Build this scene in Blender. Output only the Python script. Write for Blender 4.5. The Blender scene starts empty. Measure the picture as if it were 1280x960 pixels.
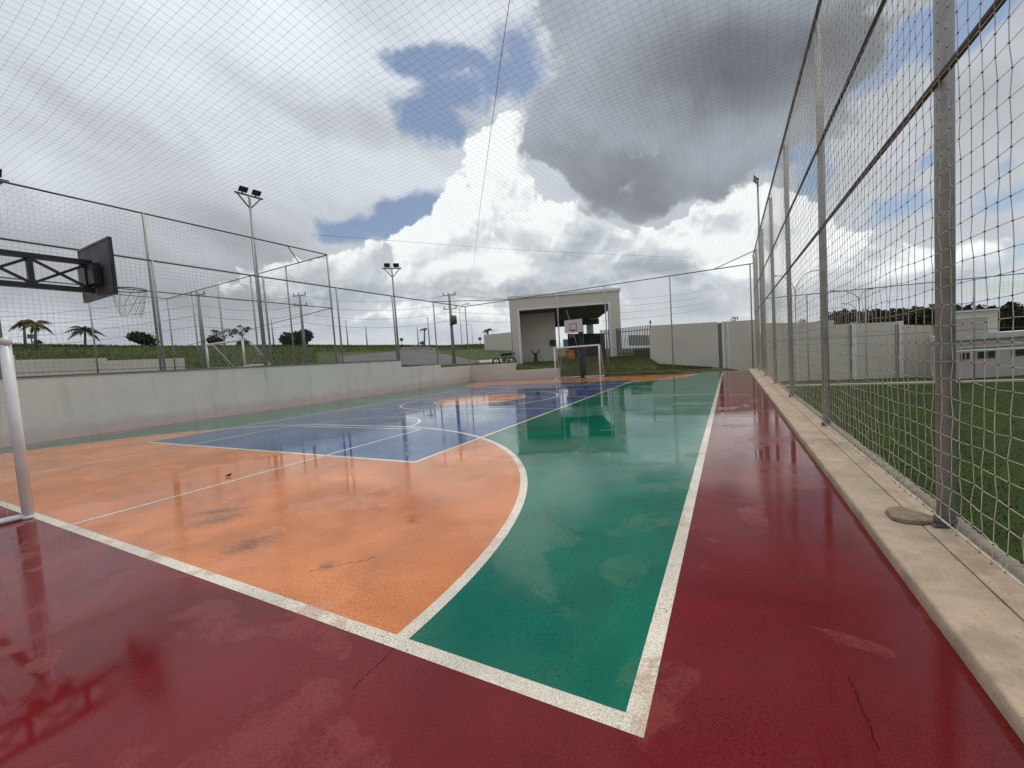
import bpy, math, random
import numpy as np
from math import radians, sin, cos, tan, atan2, hypot, pi, degrees, sqrt
from mathutils import Vector, Matrix
random.seed(7); rng = np.random.default_rng(7)
scene = bpy.context.scene
COL = scene.collection

# ------------------------------------------------------------------ camera
H = 1.45; F = 514.283            # eye height (m); focal length in pixels of a 1280 wide picture
def _rot(yaw, pitch, roll):
    cy, sy = cos(yaw), sin(yaw); cp, sp = cos(pitch), sin(pitch); cr, sr = cos(roll), sin(roll)
    Fw = np.array([sy*cp, cy*cp, sp]); Rt = np.array([cy, -sy, 0]); U = np.cross(Rt, Fw)
    return np.array([cr*Rt+sr*U, -sr*Rt+cr*U, -Fw]).T
RC = _rot(radians(-28.036), radians(-3.392), radians(-3.827))
EYE = np.array([0, 0, H])
cam_d = bpy.data.cameras.new('camera'); cam = bpy.data.objects.new('camera', cam_d); COL.objects.link(cam)
cam_d.sensor_width = 36; cam_d.sensor_fit = 'HORIZONTAL'; cam_d.lens = F/1280*36
cam_d.clip_start = 0.05; cam_d.clip_end = 5000
cam.matrix_world = Matrix([list(RC[i])+[EYE[i]] for i in range(3)]+[[0, 0, 0, 1]])
scene.camera = cam
scene.view_settings.view_transform = 'Standard'; scene.view_settings.look = 'None'
scene.view_settings.exposure = 0.08; scene.view_settings.gamma = 1.0

# surveying helpers: where a sight line meets a real plane of the site
def ray(x, y): return RC @ np.array([x-640, -(y-480), -F])
def gnd(x, y, z=0.): r = ray(x, y); return EYE+(z-H)/r[2]*r
def atX(x, y, v): r = ray(x, y); return EYE+r*v/r[0]
def atY(x, y, v): r = ray(x, y); return EYE+r*v/r[1]
def atD(x, y, v): r = ray(x, y); return EYE+r*v/hypot(r[0], r[1])
def bearing(x, y): r = ray(x, y); return degrees(atan2(r[0], r[1]))
def unit(x, y): r = ray(x, y); return r/np.linalg.norm(r)

# ------------------------------------------------------------------ node helpers
class NT:
    def __init__(s, tree): s.t = tree; s.n = tree.nodes; s.l = tree.links
    def new(s, typ, **kw):
        n = s.n.new(typ)
        for k, v in kw.items(): setattr(n, k, v)
        return n
    def put(s, sock, v):
        if isinstance(v, bpy.types.NodeSocket): s.l.new(v, sock)
        elif v is not None: sock.default_value = v
    def m(s, op, a, b=None, c=None, clamp=False):
        n = s.new('ShaderNodeMath', operation=op); n.use_clamp = clamp
        s.put(n.inputs[0], a)
        if b is not None: s.put(n.inputs[1], b)
        if c is not None: s.put(n.inputs[2], c)
        return n.outputs[0]
    def vm(s, op, a, b=None, out=0):
        n = s.new('ShaderNodeVectorMath', operation=op)
        s.put(n.inputs[0], a)
        if b is not None: s.put(n.inputs[1], b)
        return n.outputs[out]
    def scale(s, a, f):
        n = s.new('ShaderNodeVectorMath', operation='SCALE'); s.put(n.inputs[0], a); s.put(n.inputs[3], f); return n.outputs[0]
    def step(s, v, a, b, x=0., y=1.):
        n = s.new('ShaderNodeMapRange', interpolation_type='SMOOTHSTEP')
        s.put(n.inputs[0], v); s.put(n.inputs[1], a); s.put(n.inputs[2], b); s.put(n.inputs[3], x); s.put(n.inputs[4], y)
        return n.outputs[0]
    def noise(s, vec, scale, detail=4, rough=.55, out=0, dist=0.):
        n = s.new('ShaderNodeTexNoise'); s.put(n.inputs['Vector'], vec)
        n.inputs['Scale'].default_value = scale; n.inputs['Detail'].default_value = detail
        n.inputs['Roughness'].default_value = rough; n.inputs['Distortion'].default_value = dist
        return n.outputs[out]
    def mix(s, f, a, b, blend='MIX'):
        n = s.new('ShaderNodeMix', data_type='RGBA', blend_type=blend)
        s.put(n.inputs[0], f); s.put(n.inputs[6], c4(a)); s.put(n.inputs[7], c4(b)); return n.outputs[2]
def c4(c):
    if isinstance(c, bpy.types.NodeSocket): return c
    return tuple(c)+(1.,) if len(c) == 3 else tuple(c)

# ------------------------------------------------------------------ sky and sun
SUN_EL, SUN_AZ = 68., 8.          # degrees; azimuth clockwise from +Y
# ---- cloud field: computed here from noise, in the sky's own directions (azimuth, elevation)
def make_clouds(az, el, seed=11):
    """az, el arrays (radians) -> colour (…,3) linear, blue (…): how much clear sky shows"""
    g = np.random.default_rng(seed)
    base = np.fft.fft2(g.normal(size=(64, 64))); big = np.zeros((512, 512), complex); s = np.fft.fftshift(base)
    win = np.hanning(66)[1:-1]; win = np.sqrt(np.outer(win, win)); big[224:288, 224:288] = s*win
    N = np.real(np.fft.ifft2(np.fft.ifftshift(big))); N = ((N-N.mean())/N.std()).astype(np.float32)
    N = np.pad(N, ((0, 1), (0, 1)), mode='wrap')
    def smp(u, v):
        u = np.mod(u, 1.)*512; v = np.mod(v, 1.)*512
        i = np.minimum(u.astype(np.int32), 511); j = np.minimum(v.astype(np.int32), 511); fu = u-i; fv = v-j
        return (N[i, j]*(1-fu)+N[i+1, j]*fu)*(1-fv)+(N[i, j+1]*(1-fu)+N[i+1, j+1]*fu)*fv
    def fbm(u, v, scale, octs, rough=.5, billow=False):
        t = 0; a = 1.; w = 0; f = scale/64.
        for k in range(octs):
            c, q = cos(.7*k+.3), sin(.7*k+.3)
            n = smp((u*c-v*q)*f+.37*k, (u*q+v*c)*f+.71*k)
            t = t+a*(np.abs(n)*-1.25+1. if billow else n); w += a*a; a *= rough; f *= 2.03
        return t/sqrt(w)
    D = np.stack([np.sin(az)*np.cos(el), np.cos(az)*np.cos(el), np.sin(el)], -1).astype(np.float32)
    # equidistant chart about the middle of the view
    f0 = unit(640, 330); r0 = np.cross(f0, [0, 0, 1.]); r0 /= np.linalg.norm(r0); u0 = np.cross(r0, f0)
    th = np.arccos(np.clip(D@f0, -1, 1)); x = D@r0; y = D@u0; rr = np.sqrt(x*x+y*y)+1e-6
    p, q = (x/rr*th).astype(np.float32), (y/rr*th).astype(np.float32)
    den = np.maximum(D[..., 2], 0)+.16; lx, ly = D[..., 0]/den, D[..., 1]/den          # level layer
    wp, wq = fbm(p, q, 5., 5, .55), fbm(p+3.1, q+1.7, 5., 5, .55)
    def blob(P, Q, px, py, rx, ry, rot=0.):
        def ch(px, py):
            d = unit(px, py); t = acos_(np.dot(d, f0)); a, b = np.dot(d, r0), np.dot(d, u0); r = hypot(a, b)+1e-9; return np.array([a/r*t, b/r*t])
        a = radians(rot); c = ch(px, py); e1 = ch(px+rx*cos(a), py-rx*sin(a))-c; e2 = ch(px-ry*sin(a), py-ry*cos(a))-c
        Mi = np.linalg.inv(np.stack([e1, e2], 1)); U, V = P-c[0], Q-c[1]
        return 1-np.sqrt((Mi[0, 0]*U+Mi[0, 1]*V)**2+(Mi[1, 0]*U+Mi[1, 1]*V)**2)
    def union(P, Q, bl):
        r = None
        for b in bl:
            z = blob(P, Q, *b); r = z if r is None else np.maximum(r, z)+.12*np.exp(-((r-z)/.25)**2)
        return r
    def st(v, a, b): t = np.clip((v-a)/(b-a), 0, 1); return t*t*(3-2*t)
    def mx(c, d, f): f = f[..., None]; return c*(1-f)+np.asarray(d, np.float32)*f
    W = (p+.018*wp, q+.018*wq); S = (p+.012*wp, q+.012*wq)
    # 1 veil of grey-white cloud, drawn out in streaks
    a_ = radians(-28); sx = (p*cos(a_)+q*sin(a_)); sy = (-p*sin(a_)+q*cos(a_))
    streak = fbm(sx*.55+.015*wp, sy*1.7+.015*wq, 5., 6, .52); soft = fbm(p+.02*wp, q+.02*wq, 4., 6, .5); fine = fbm(p+.02*wp, q+.02*wq, 16., 5, .55)
    lum = .575+.042*streak+.030*soft+.018*fine
    lum = lum+.13*st(union(*W, [(300, 150, 260, 70, -22), (110, 235, 110, 34, -12), (420, 60, 240, 60, -8), (470, 200, 110, 40, -25), (120, 60, 120, 45, -15), (55, 410, 90, 30, 0), (590, 15, 110, 40, 0)]), -.5, .8)
    lum = lum-.10*st(union(*W, [(250, 270, 140, 36, -14), (30, 310, 90, 30, 0), (170, 175, 110, 22, -25), (420, 130, 120, 20, -25), (340, 350, 130, 30, 5)]), -.4, .8)
    col = np.stack([lum*.985, lum*1.0, lum*1.035], -1)
    # 2 blue gaps
    th_ = .42*fbm(p+.012*wp, q+.012*wq, 9., 8, .66)
    gp = union(*W, [(662, 90, 36, 48, 20), (620, 112, 46, 26, 10), (545, 152, 24, 26, 20), (590, 85, 46, 22, -15), (575, 130, 36, 20, 0), (570, 165, 20, 14, 0), (530, 78, 34, 18, -10), (515, 258, 40, 12, 10), (425, 270, 40, 10, 4), (478, 280, 40, 12, 0), (965, 205, 38, 12, 20), (940, 196, 20, 10, 0)])
    blue = st(gp+th_*.85+.10*streak, -.38, .62)
    gr = union(*W, [(1092, 90, 60, 10, 42), (1210, 40, 60, 18, 35), (1262, 215, 70, 24, 22), (1120, 255, 60, 14, 35), (1225, 305, 85, 14, 18), (1000, 228, 20, 36, 0), (1250, 355, 110, 10, 6), (1250, 185, 40, 12, 30), (1150, 190, 50, 8, 40)])
    blue = np.maximum(blue, st(gr+th_*.9+.25*streak, -.38, .55))
    away = st(th, 1.05, 1.5); blue = np.maximum(blue, away*st(fbm(lx, ly, 3., 6, .55), .75, 1.5))
    # 3 cumulus, lit from above
    def cum(P, Q):
        m = union(P, Q, [(640, 222, 52, 72, 0), (606, 205, 44, 50, 0), (655, 185, 36, 36, 0), (582, 270, 60, 50, 30), (520, 308, 56, 30, 30), (500, 350, 110, 42, 10), (680, 310, 110, 66, 0), (400, 355, 110, 30, 0), (640, 350, 120, 60, 0),
                         (850, 318, 170, 46, 6), (960, 275, 58, 46, 20), (900, 262, 60, 26, 20), (930, 340, 120, 50, 0), (1010, 330, 70, 50, 30), (1150, 335, 120, 30, 10), (700, 385, 260, 46, 0)])
        b = fbm(P+.010*wp, Q+.010*wq, 9., 6, .56, True)
        return m+.33*b+.05*fbm(P, Q, 40., 3, .5)
    d0 = cum(p, q); cm = st(d0, .16, .27+.5*st(-q, -.03, .12))
    d1 = cum(p-.004, q+.012); d2 = cum(p-.012, q+.035)
    lit = .55+1.5*(d0-d1)+.75*(d0-d2)
    body = union(*W, [(635, 190, 70, 55, 0), (585, 245, 60, 60, 35), (525, 292, 50, 26, 30), (655, 240, 50, 60, 0), (960, 268, 90, 48, 20), (1035, 300, 70, 50, 30), (900, 310, 60, 30, 10), (950, 330, 60, 40, 0), (600, 325, 70, 30, 0), (480, 395, 60, 18, 0), (690, 400, 70, 18, 0), (935, 365, 70, 24, 10), (1010, 345, 50, 34, 30), (95, 400, 120, 22, 0), (560, 400, 80, 18, 0)])
    lit = .24+lit*.44+.48*st(body, -.6, .55)-.06*st(-q, -.02, .2)
    cc = mx(np.broadcast_to(np.float32([.44, .465, .50]), col.shape), (.66, .675, .68), st(lit, .15, .62)); cc = mx(cc, (.97, .96, .92), st(lit, .55, .98))
    # 4 dark rain cloud
    dk = union(*W, [(850, 100, 150, 120, 0), (765, 205, 95, 56, -18), (930, 110, 120, 76, 10), (860, 0, 210, 80, 0), (980, 40, 100, 80, 10), (742, 60, 60, 90, 0), (800, 245, 60, 28, 10), (715, 170, 55, 50, -20), (790, 255, 50, 30, 0), (880, 170, 120, 70, 12), (980, 110, 100, 70, 15), (840, 205, 100, 50, 5), (800, 150, 90, 60, 0), (900, -160, 260, 220, 10), (760, -420, 330, 260, 0), (1150, -330, 260, 200, 20), (815, 225, 70, 42, 0), (640, -500, 400, 240, 0)])
    dm = st(dk+th_*.35+.12*fbm(p+.01*wp, q+.01*wq, 9., 5, .55, True), .05, .30)
    dl = .375-.155*st(union(*W, [(915, 95, 200, 75, 10), (900, -200, 260, 220, 0), (760, -430, 320, 260, 0)])+.12*streak, -.45, .95)-.11*st(union(*W, [(770, 215, 90, 44, -15), (800, 250, 40, 22, 0)]), -.5, .7)+.030*soft+.018*fine+.05*st(streak, .6, 1.8)
    dc = np.stack([dl*.965, dl*1.0, dl*1.075], -1)
    col = col*(1-cm[..., None])+cc*cm[..., None]; blue = blue*(1-cm)
    sm = union(*S, [(655, 297, 30, 22, 0), (968, 368, 20, 26, 30), (875, 375, 60, 16, 0), (725, 365, 70, 16, 0), (385, 330, 60, 20, 0), (1060, 370, 60, 14, 0), (570, 345, 50, 16, 0), (820, 330, 70, 20, 0)])
    col = mx(col, (.37, .395, .435), .55*st(sm+.30*fbm(p, q, 16., 5, .55, True), .0, .9))
    col = col*(1-dm[..., None])+dc*dm[..., None]; blue = blue*(1-dm*.97)
    hz_ = st(D[..., 2], .15, .0); hl = fbm(az*1.2, el*4., 6., 5, .5)
    hc = mx(np.broadcast_to(np.float32([.50, .54, .60]), col.shape), (.90, .89, .84), st(hl, -.6, 1.3))
    col = col*(1-.5*hz_[..., None])+hc*.5*hz_[..., None]
    col = col*np.float32([.955, 1.0, 1.045])
    return np.clip(col, 0, 2).astype(np.float32), np.clip(blue, 0, 1).astype(np.float32)
def acos_(x): return math.acos(max(-1., min(1., x)))

def build_world():
    w = bpy.data.worlds.new('World'); scene.world = w; w.use_nodes = True
    T = NT(w.node_tree); T.n.clear()
    out = T.new('ShaderNodeOutputWorld'); bg = T.new('ShaderNodeBackground'); T.l.new(bg.outputs[0], out.inputs[0])
    sky = T.new('ShaderNodeTexSky', sky_type='NISHITA'); sky.sun_disc = False
    sky.sun_elevation = radians(SUN_EL); sky.sun_rotation = radians(SUN_AZ)
    # the cloud field is worked out once over the whole sky and kept as a map of directions
    WI, HI = 4096, 2048
    def field(i, j):                                    # columns i, rows j -> directions
        ph = -((i+.5)/WI-.5)*2*pi; el = ((j+.5)/HI-.5)*pi
        ph, el = np.meshgrid(ph, el); return make_clouds(pi/2-ph, el)
    def put(img, i0, i1, j0, j1, s):
        i = np.arange(i0, i1, s)+s/2-.5; j = np.arange(j0, j1, s)+s/2-.5; c, b = field(i, j)
        a = np.concatenate([c, b[..., None]], -1)
        img[j0:j1, i0:i1] = a.repeat(s, 0).repeat(s, 1)[:j1-j0, :i1-i0] if s > 1 else a
    img = np.zeros((HI, WI, 4), np.float32)
    put(img, 0, WI, 1000, HI, 8)
    img[:1000] = img[1008, :, None].mean(0)[None, :]
    # full fineness where the court looks: azimuth -90..40, up to 62 degrees of elevation
    ci = lambda azd: int((.5-radians(90-azd)/(2*pi))*WI) % WI
    put(img, ci(-88), ci(38), 1016, 1024+int(62/180*HI), 1)
    co = T.new('ShaderNodeTexCoord').outputs['Generated']; outs = []
    for nm, px in (('cloud_field', np.concatenate([img[..., :3], np.ones_like(img[..., :1])], -1)), ('gap_field', np.concatenate([img[..., 3:].repeat(3, -1), np.ones_like(img[..., :1])], -1))):
        im = bpy.data.images.new(nm, WI, HI, alpha=False, float_buffer=True, is_data=True)
        im.pixels.foreach_set(np.ascontiguousarray(px).ravel()); im.update()
        e = T.new('ShaderNodeTexEnvironment'); e.image = im; e.interpolation = 'Linear'; T.l.new(co, e.inputs[0]); outs.append(e.outputs[0])
    blue = T.mix(.12, T.mix(1., sky.outputs[0], (SKY, SKY, SKY), 'MULTIPLY'), (.36, .43, .53))
    T.l.new(T.mix(T.m('MULTIPLY', outs[1], .95), outs[0], blue), bg.inputs[0]); bg.inputs[1].default_value = 1.0
    w.cycles.sampling_method = 'MANUAL'; w.cycles.sample_map_resolution = 512
SKY = .095                        # strength of the clear sky between the clouds
build_world()
sun_d = bpy.data.lights.new('sun', 'SUN'); sun_d.energy = 1.5; sun_d.angle = radians(25); sun_d.color = (1, .95, .87)
sun = bpy.data.objects.new('sun', sun_d); COL.objects.link(sun)
sdir = Vector((sin(radians(SUN_AZ))*cos(radians(SUN_EL)), cos(radians(SUN_AZ))*cos(radians(SUN_EL)), sin(radians(SUN_EL))))
sun.rotation_euler = sdir.to_track_quat('Z', 'Y').to_euler()

# ------------------------------------------------------------------ object helpers
def tag(o, label=None, cat=None, group=None, kind=None):
    if label: o['label'] = label
    if cat: o['category'] = cat
    if group: o['group'] = group
    if kind: o['kind'] = kind
    return o
def empty(name, loc, label, cat, group=None):
    o = bpy.data.objects.new(name, None); COL.objects.link(o); o.location = tuple(loc); o.empty_display_size = .2
    return tag(o, label, cat, group)
def rootloc(o):
    p = Vector((0, 0, 0))
    while o is not None: p = p+o.location; o = o.parent
    return p
class MB:
    """collects shapes in world coordinates and links them as one mesh"""
    def __init__(s): s.v = []; s.f = []
    def add(s, vs, fs):
        b = len(s.v); s.v += [tuple(map(float, p)) for p in vs]; s.f += [tuple(i+b for i in f) for f in fs]; return s
    def box(s, lo, hi, rz=0., piv=None):
        x0, y0, z0 = lo; x1, y1, z1 = hi
        vs = [(x0, y0, z0), (x1, y0, z0), (x1, y1, z0), (x0, y1, z0), (x0, y0, z1), (x1, y0, z1), (x1, y1, z1), (x0, y1, z1)]
        if rz:
            px, py = piv if piv is not None else ((x0+x1)/2, (y0+y1)/2); c, q = cos(rz), sin(rz)
            vs = [(px+(x-px)*c-(y-py)*q, py+(x-px)*q+(y-py)*c, z) for x, y, z in vs]
        return s.add(vs, [(0, 3, 2, 1), (4, 5, 6, 7), (0, 1, 5, 4), (1, 2, 6, 5), (2, 3, 7, 6), (3, 0, 4, 7)])
    def beam(s, p, q, w, h, up=(0, 0, 1)):
        p = Vector(p); q = Vector(q); d = (q-p).normalized(); u = Vector(up); r = d.cross(u)
        if r.length < 1e-4: r = d.cross(Vector((0, 1, 0)))
        r.normalize(); u = r.cross(d).normalized()
        o = [(-w/2, -h/2), (w/2, -h/2), (w/2, h/2), (-w/2, h/2)]
        vs = [p+r*a+u*b for a, b in o]+[q+r*a+u*b for a, b in o]
        return s.add(vs, [(3, 2, 1, 0), (4, 5, 6, 7), (0, 1, 5, 4), (1, 2, 6, 5), (2, 3, 7, 6), (3, 0, 4, 7)])
    def tube(s, pts, r, n=8, r1=None, cap=True):
        pts = [Vector(p) for p in pts]; k = len(pts); b = len(s.v)
        r1 = r if r1 is None else r1
        ref = None
        for i, p in enumerate(pts):
            d = (pts[min(i+1, k-1)]-pts[max(i-1, 0)]).normalized()
            if ref is None:
                ref = Vector((0, 0, 1)) if abs(d.z) < .9 else Vector((1, 0, 0))
            a = d.cross(ref).normalized(); c = a.cross(d)
            ref = c
            rr = r+(r1-r)*i/max(1, k-1)
            for j in range(n):
                t = 2*pi*j/n; q = p+a*(rr*cos(t))+c*(rr*sin(t)); s.v.append(tuple(q))
        for i in range(k-1):
            for j in range(n):
                j2 = (j+1) % n; s.f.append((b+i*n+j, b+i*n+j2, b+(i+1)*n+j2, b+(i+1)*n+j))
        if cap:
            s.f.append(tuple(b+j for j in reversed(range(n)))); s.f.append(tuple(b+(k-1)*n+j for j in range(n)))
        return s
    def prism(s, poly, axis, a, b):
        """poly of 2D points extruded along axis 'x','y' or 'z' from a to b"""
        def P(u, v, w): return {'x': (w, u, v), 'y': (u, w, v), 'z': (u, v, w)}[axis]
        n = len(poly); vs = [P(u, v, a) for u, v in poly]+[P(u, v, b) for u, v in poly]
        return s.add(vs, [tuple(range(n)), tuple(reversed(range(n, 2*n)))]+[(i, i+n, (i+1) % n+n, (i+1) % n) for i in range(n)])
    def build(s, name, m, parent=None, smooth=False, bevel=0.):
        me = bpy.data.meshes.new(name); off = rootloc(parent) if parent else Vector((0, 0, 0))
        me.from_pydata([(x-off.x, y-off.y, z-off.z) for x, y, z in s.v], [], s.f)
        import bmesh
        bm = bmesh.new(); bm.from_mesh(me); bmesh.ops.recalc_face_normals(bm, faces=bm.faces)
        if bevel:
            bmesh.ops.bevel(bm, geom=[e for e in bm.edges if len(e.link_faces) == 2 and e.calc_face_angle(0) > .6], offset=bevel, segments=2, affect='EDGES', profile=.5)
        bm.to_mesh(me); bm.free()
        me.materials.append(m)
        if smooth: me.shade_smooth()
        o = bpy.data.objects.new(name, me); COL.objects.link(o)
        if parent: o.parent = parent
        return o
def copy_tree(o, loc, parent=None):
    c = o.copy(); COL.objects.link(c)
    if parent is None: c.location = tuple(loc)
    else: c.parent = parent
    for ch in list(o.children): copy_tree(ch, None, c)
    return c
def np_mesh(name, verts, quads, mat, parent=None):
    me = bpy.data.meshes.new(name); off = rootloc(parent) if parent else Vector((0, 0, 0))
    v = np.asarray(verts, np.float32)-np.array(off, np.float32); q = np.asarray(quads, np.int32); k = q.shape[1]
    me.vertices.add(len(v)); me.vertices.foreach_set('co', v.ravel())
    me.loops.add(q.size); me.loops.foreach_set('vertex_index', q.ravel())
    me.polygons.add(len(q)); me.polygons.foreach_set('loop_start', np.arange(0, q.size, k, dtype=np.int32))
    me.update(calc_edges=True); me.materials.append(mat)
    o = bpy.data.objects.new(name, me); COL.objects.link(o)
    if parent: o.parent = parent
    return o
def strands(P, r):
    """P (S,N,3) polylines -> verts, quads of three-sided cords"""
    S, N, _ = P.shape
    d = P[:, -1]-P[:, 0]; d /= np.linalg.norm(d, axis=1)[:, None]
    ref = np.where(np.abs(d[:, 2:3]) > .9, np.array([[1., 0, 0]]), np.array([[0, 0, 1.]]))
    a = np.cross(d, ref); a /= np.linalg.norm(a, axis=1)[:, None]; b = np.cross(a, d)
    V = np.stack([P+r*(cos(t)*a+sin(t)*b)[:, None, :] for t in (.3, .3+2*pi/3, .3+4*pi/3)], 2).reshape(-1, 3)
    i = np.arange(S)[:, None, None]*N*3; j = np.arange(N-1)[None, :, None]*3; k = np.arange(3)[None, None, :]; k2 = (k+1) % 3
    q = np.stack([i+j+k, i+j+k2, i+j+3+k2, i+j+3+k], -1).reshape(-1, 4)
    return V, q
def net(name, fn, u, v, r, mat, parent=None, su=1, sv=1, knots=None, knot_r=.006):
    """fn(U,V)->xyz arrays; cords along both directions, node every su / sv cells"""
    uu = u[np.unique(np.r_[np.arange(0, len(u), su), len(u)-1])]; vv = v[np.unique(np.r_[np.arange(0, len(v), sv), len(v)-1])]
    A = fn(*np.meshgrid(u, vv, indexing='ij')); B = fn(*np.meshgrid(uu, v, indexing='ij')).transpose(1, 0, 2)
    V1, q1 = strands(A, r); V2, q2 = strands(B, r)
    vs = [V1, V2]; qs = [q1, q2+len(V1)]; n = len(V1)+len(V2)
    if knots is not None:
        K = fn(*np.meshgrid(u, v, indexing='ij')).reshape(-1, 3); K = K[knots(K)]
        o = np.array([(1, 0, 0), (0, 1, 0), (-1, 0, 0), (0, -1, 0), (0, 0, 1), (0, 0, -1)])*knot_r
        KV = (K[:, None, :]+o[None]).reshape(-1, 3)
        kq = np.array([(0, 1, 4, 4), (1, 2, 4, 4), (2, 3, 4, 4), (3, 0, 4, 4), (1, 0, 5, 5), (2, 1, 5, 5), (3, 2, 5, 5), (0, 3, 5, 5)])
        # degenerate quads avoided: diamonds made of two quads around the waist instead
        kq = np.array([(0, 4, 2, 5), (1, 4, 3, 5), (0, 1, 2, 3)])
        qs.append((np.arange(len(K))[:, None, None]*6+kq[None]).reshape(-1, 4)+n); vs.append(KV)
    return np_mesh(name, np.concatenate(vs), np.concatenate(qs), mat, parent)

# ------------------------------------------------------------------ materials
def mat(name, col, rough=.6, metal=0., var=.15, scale=3., bump=0., bscale=40., spec=.5, fn=None):
    m = bpy.data.materials.new(name); m.use_nodes = True; T = NT(m.node_tree)
    b = T.n['Principled BSDF']; pos = T.new('ShaderNodeNewGeometry').outputs['Position']
    n1 = T.noise(pos, scale, 5); n2 = T.noise(pos, scale*9, 3)
    f = T.m('ADD', T.m('MULTIPLY', n1, .7), T.m('MULTIPLY', n2, .3))
    c = T.mix(T.step(f, .3, .7), tuple(x*(1-var) for x in col), tuple(min(1, x*(1+var)) for x in col))
    if fn: c = fn(T, pos, c)
    T.put(b.inputs['Base Color'], c); b.inputs['Metallic'].default_value = metal
    T.put(b.inputs['Roughness'], T.step(n1, .3, .7, rough*.8, min(1, rough*1.2)))
    b.inputs['Specular IOR Level'].default_value = spec
    if bump:
        bp = T.new('ShaderNodeBump'); bp.inputs['Strength'].default_value = 1.; bp.inputs['Distance'].default_value = bump
        T.l.new(T.noise(pos, bscale, 4), bp.inputs['Height']); T.l.new(bp.outputs[0], b.inputs['Normal'])
    return m
def floor_mat(name, col, pale, worn=.5, dirt=.6, pit=None, marks=()):
    """painted concrete, wet after rain: gloss changes with the film of water, paint worn and scuffed"""
    m = bpy.data.materials.new(name); m.use_nodes = True; T = NT(m.node_tree)
    b = T.n['Principled BSDF']; pos = T.new('ShaderNodeNewGeometry').outputs['Position']
    def stretched(rot, sx, sy):
        mp = T.new('ShaderNodeMapping'); mp.inputs['Rotation'].default_value = (0, 0, radians(rot)); mp.inputs['Scale'].default_value = (sx, sy, 1); T.l.new(pos, mp.inputs[0]); return mp.outputs[0]
    wet = T.step(T.noise(stretched(0, .5, 1.3), .55, 5, .58, 0, .8), .42, .60)        # where the film of water is thick
    blot = T.noise(pos, .9, 6, .62, 0, .6)
    c = T.mix(T.step(blot, .32, .70), tuple(x*.80 for x in col), tuple(x*1.14 for x in col))
    pn = T.noise(pos, 1.15, 5, .5, 0, .7)
    patch = T.m('MULTIPLY', T.step(pn, .565, .585), T.step(T.noise(pos, 5., 7, .75), .36, .58))     # thin worn paint, sharp edged
    c = T.mix(T.m('MULTIPLY', patch, worn*.8), c, pale)
    drag = T.m('MULTIPLY', T.step(T.noise(stretched(28, .4, 3.2), 1.0, 9, .74), .57, .72), T.step(T.noise(pos, 26., 5, .75), .42, .60))
    c = T.mix(T.m('MULTIPLY', drag, dirt*.7), c, (.06, .054, .05))
    area = T.step(T.noise(pos, 1.1, 6, .7), .40, .56)
    pits = T.m('MAXIMUM', T.m('MULTIPLY', T.step(T.noise(pos, 58., 5, .7), .54, .60), area), T.m('MULTIPLY', T.step(T.noise(pos, 120., 3, .6), .60, .66), .75))
    c = T.mix(T.m('MULTIPLY', pits, dirt*.85), c, pit or tuple(x*.25+.004 for x in col))
    for (mx_, my_, rx, ry, rot, mc_, mk_) in marks:                  # scuffs with a place of their own
        q = T.vm('SUBTRACT', pos, (mx_, my_, 0)); ca, sa = cos(rot), sin(rot)
        u = T.vm('DOT_PRODUCT', q, (ca/rx, sa/rx, 0), 1); v = T.vm('DOT_PRODUCT', q, (-sa/ry, ca/ry, 0), 1)
        e = T.m('SUBTRACT', 1., T.m('SQRT', T.m('ADD', T.m('MULTIPLY', u, u), T.m('MULTIPLY', v, v))))
        mp = T.new('ShaderNodeMapping'); mp.inputs['Rotation'].default_value = (0, 0, -rot); mp.inputs['Scale'].default_value = (1.2, 5., 1); T.l.new(pos, mp.inputs[0])
        k = T.step(T.m('ADD', T.m('MULTIPLY', e, .8), T.m('MULTIPLY', T.m('SUBTRACT', T.noise(mp.outputs[0], 6., 9, .8), .5), 2.0)), .12, .95)
        c = T.mix(T.m('MULTIPLY', k, mk_), c, mc_)
    gr = T.noise(pos, 150., 4, .7)
    c = T.mix(.75, c, T.mix(T.step(gr, .28, .72), (.45, .45, .45), (1.42, 1.42, 1.42)), 'MULTIPLY')
    # fine cracks
    vo = T.new('ShaderNodeTexVoronoi', feature='DISTANCE_TO_EDGE'); vo.inputs['Scale'].default_value = .42
    T.l.new(T.vm('ADD', pos, T.scale(T.noise(pos, 2.2, 5, .6, 1), .35)), vo.inputs['Vector'])
    crk = T.m('MULTIPLY', T.step(vo.outputs['Distance'], .0022, .0008), T.step(T.noise(pos, .8, 3), .54, .60))
    c = T.mix(T.m('MULTIPLY', crk, .8), c, tuple(x*.15 for x in col))
    T.put(b.inputs['Base Color'], c)
    damp = T.m('SUBTRACT', 1., wet)
    rg = T.m('ADD', T.m('MULTIPLY', damp, T.m('ADD', .010, T.m('MULTIPLY', T.step(blot, .4, .6), .05))), T.m('ADD', .006, T.m('MULTIPLY', T.noise(pos, 14., 4), .03)))
    rg = T.m('ADD', rg, T.m('MULTIPLY', patch, .16))
    T.put(b.inputs['Roughness'], rg)
    b.inputs['IOR'].default_value = 1.31; b.inputs['Specular IOR Level'].default_value = .5
    bp = T.new('ShaderNodeBump'); bp.inputs['Strength'].default_value = 1.; bp.inputs['Distance'].default_value = 1.
    grain = T.m('ADD', T.m('MULTIPLY', T.noise(pos, 190., 3, .6), .00025), T.m('MULTIPLY', T.noise(pos, 38., 3, .6), .00012)); wave = T.m('MULTIPLY', T.noise(pos, 3.2, 3, .5), .0005)
    hgt = T.m('ADD', wave, T.m('MULTIPLY', grain, T.m('ADD', .12, T.m('MULTIPLY', damp, .9))))
    T.l.new(hgt, bp.inputs['Height']); T.l.new(bp.outputs[0], b.inputs['Normal'])
    return m
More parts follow.
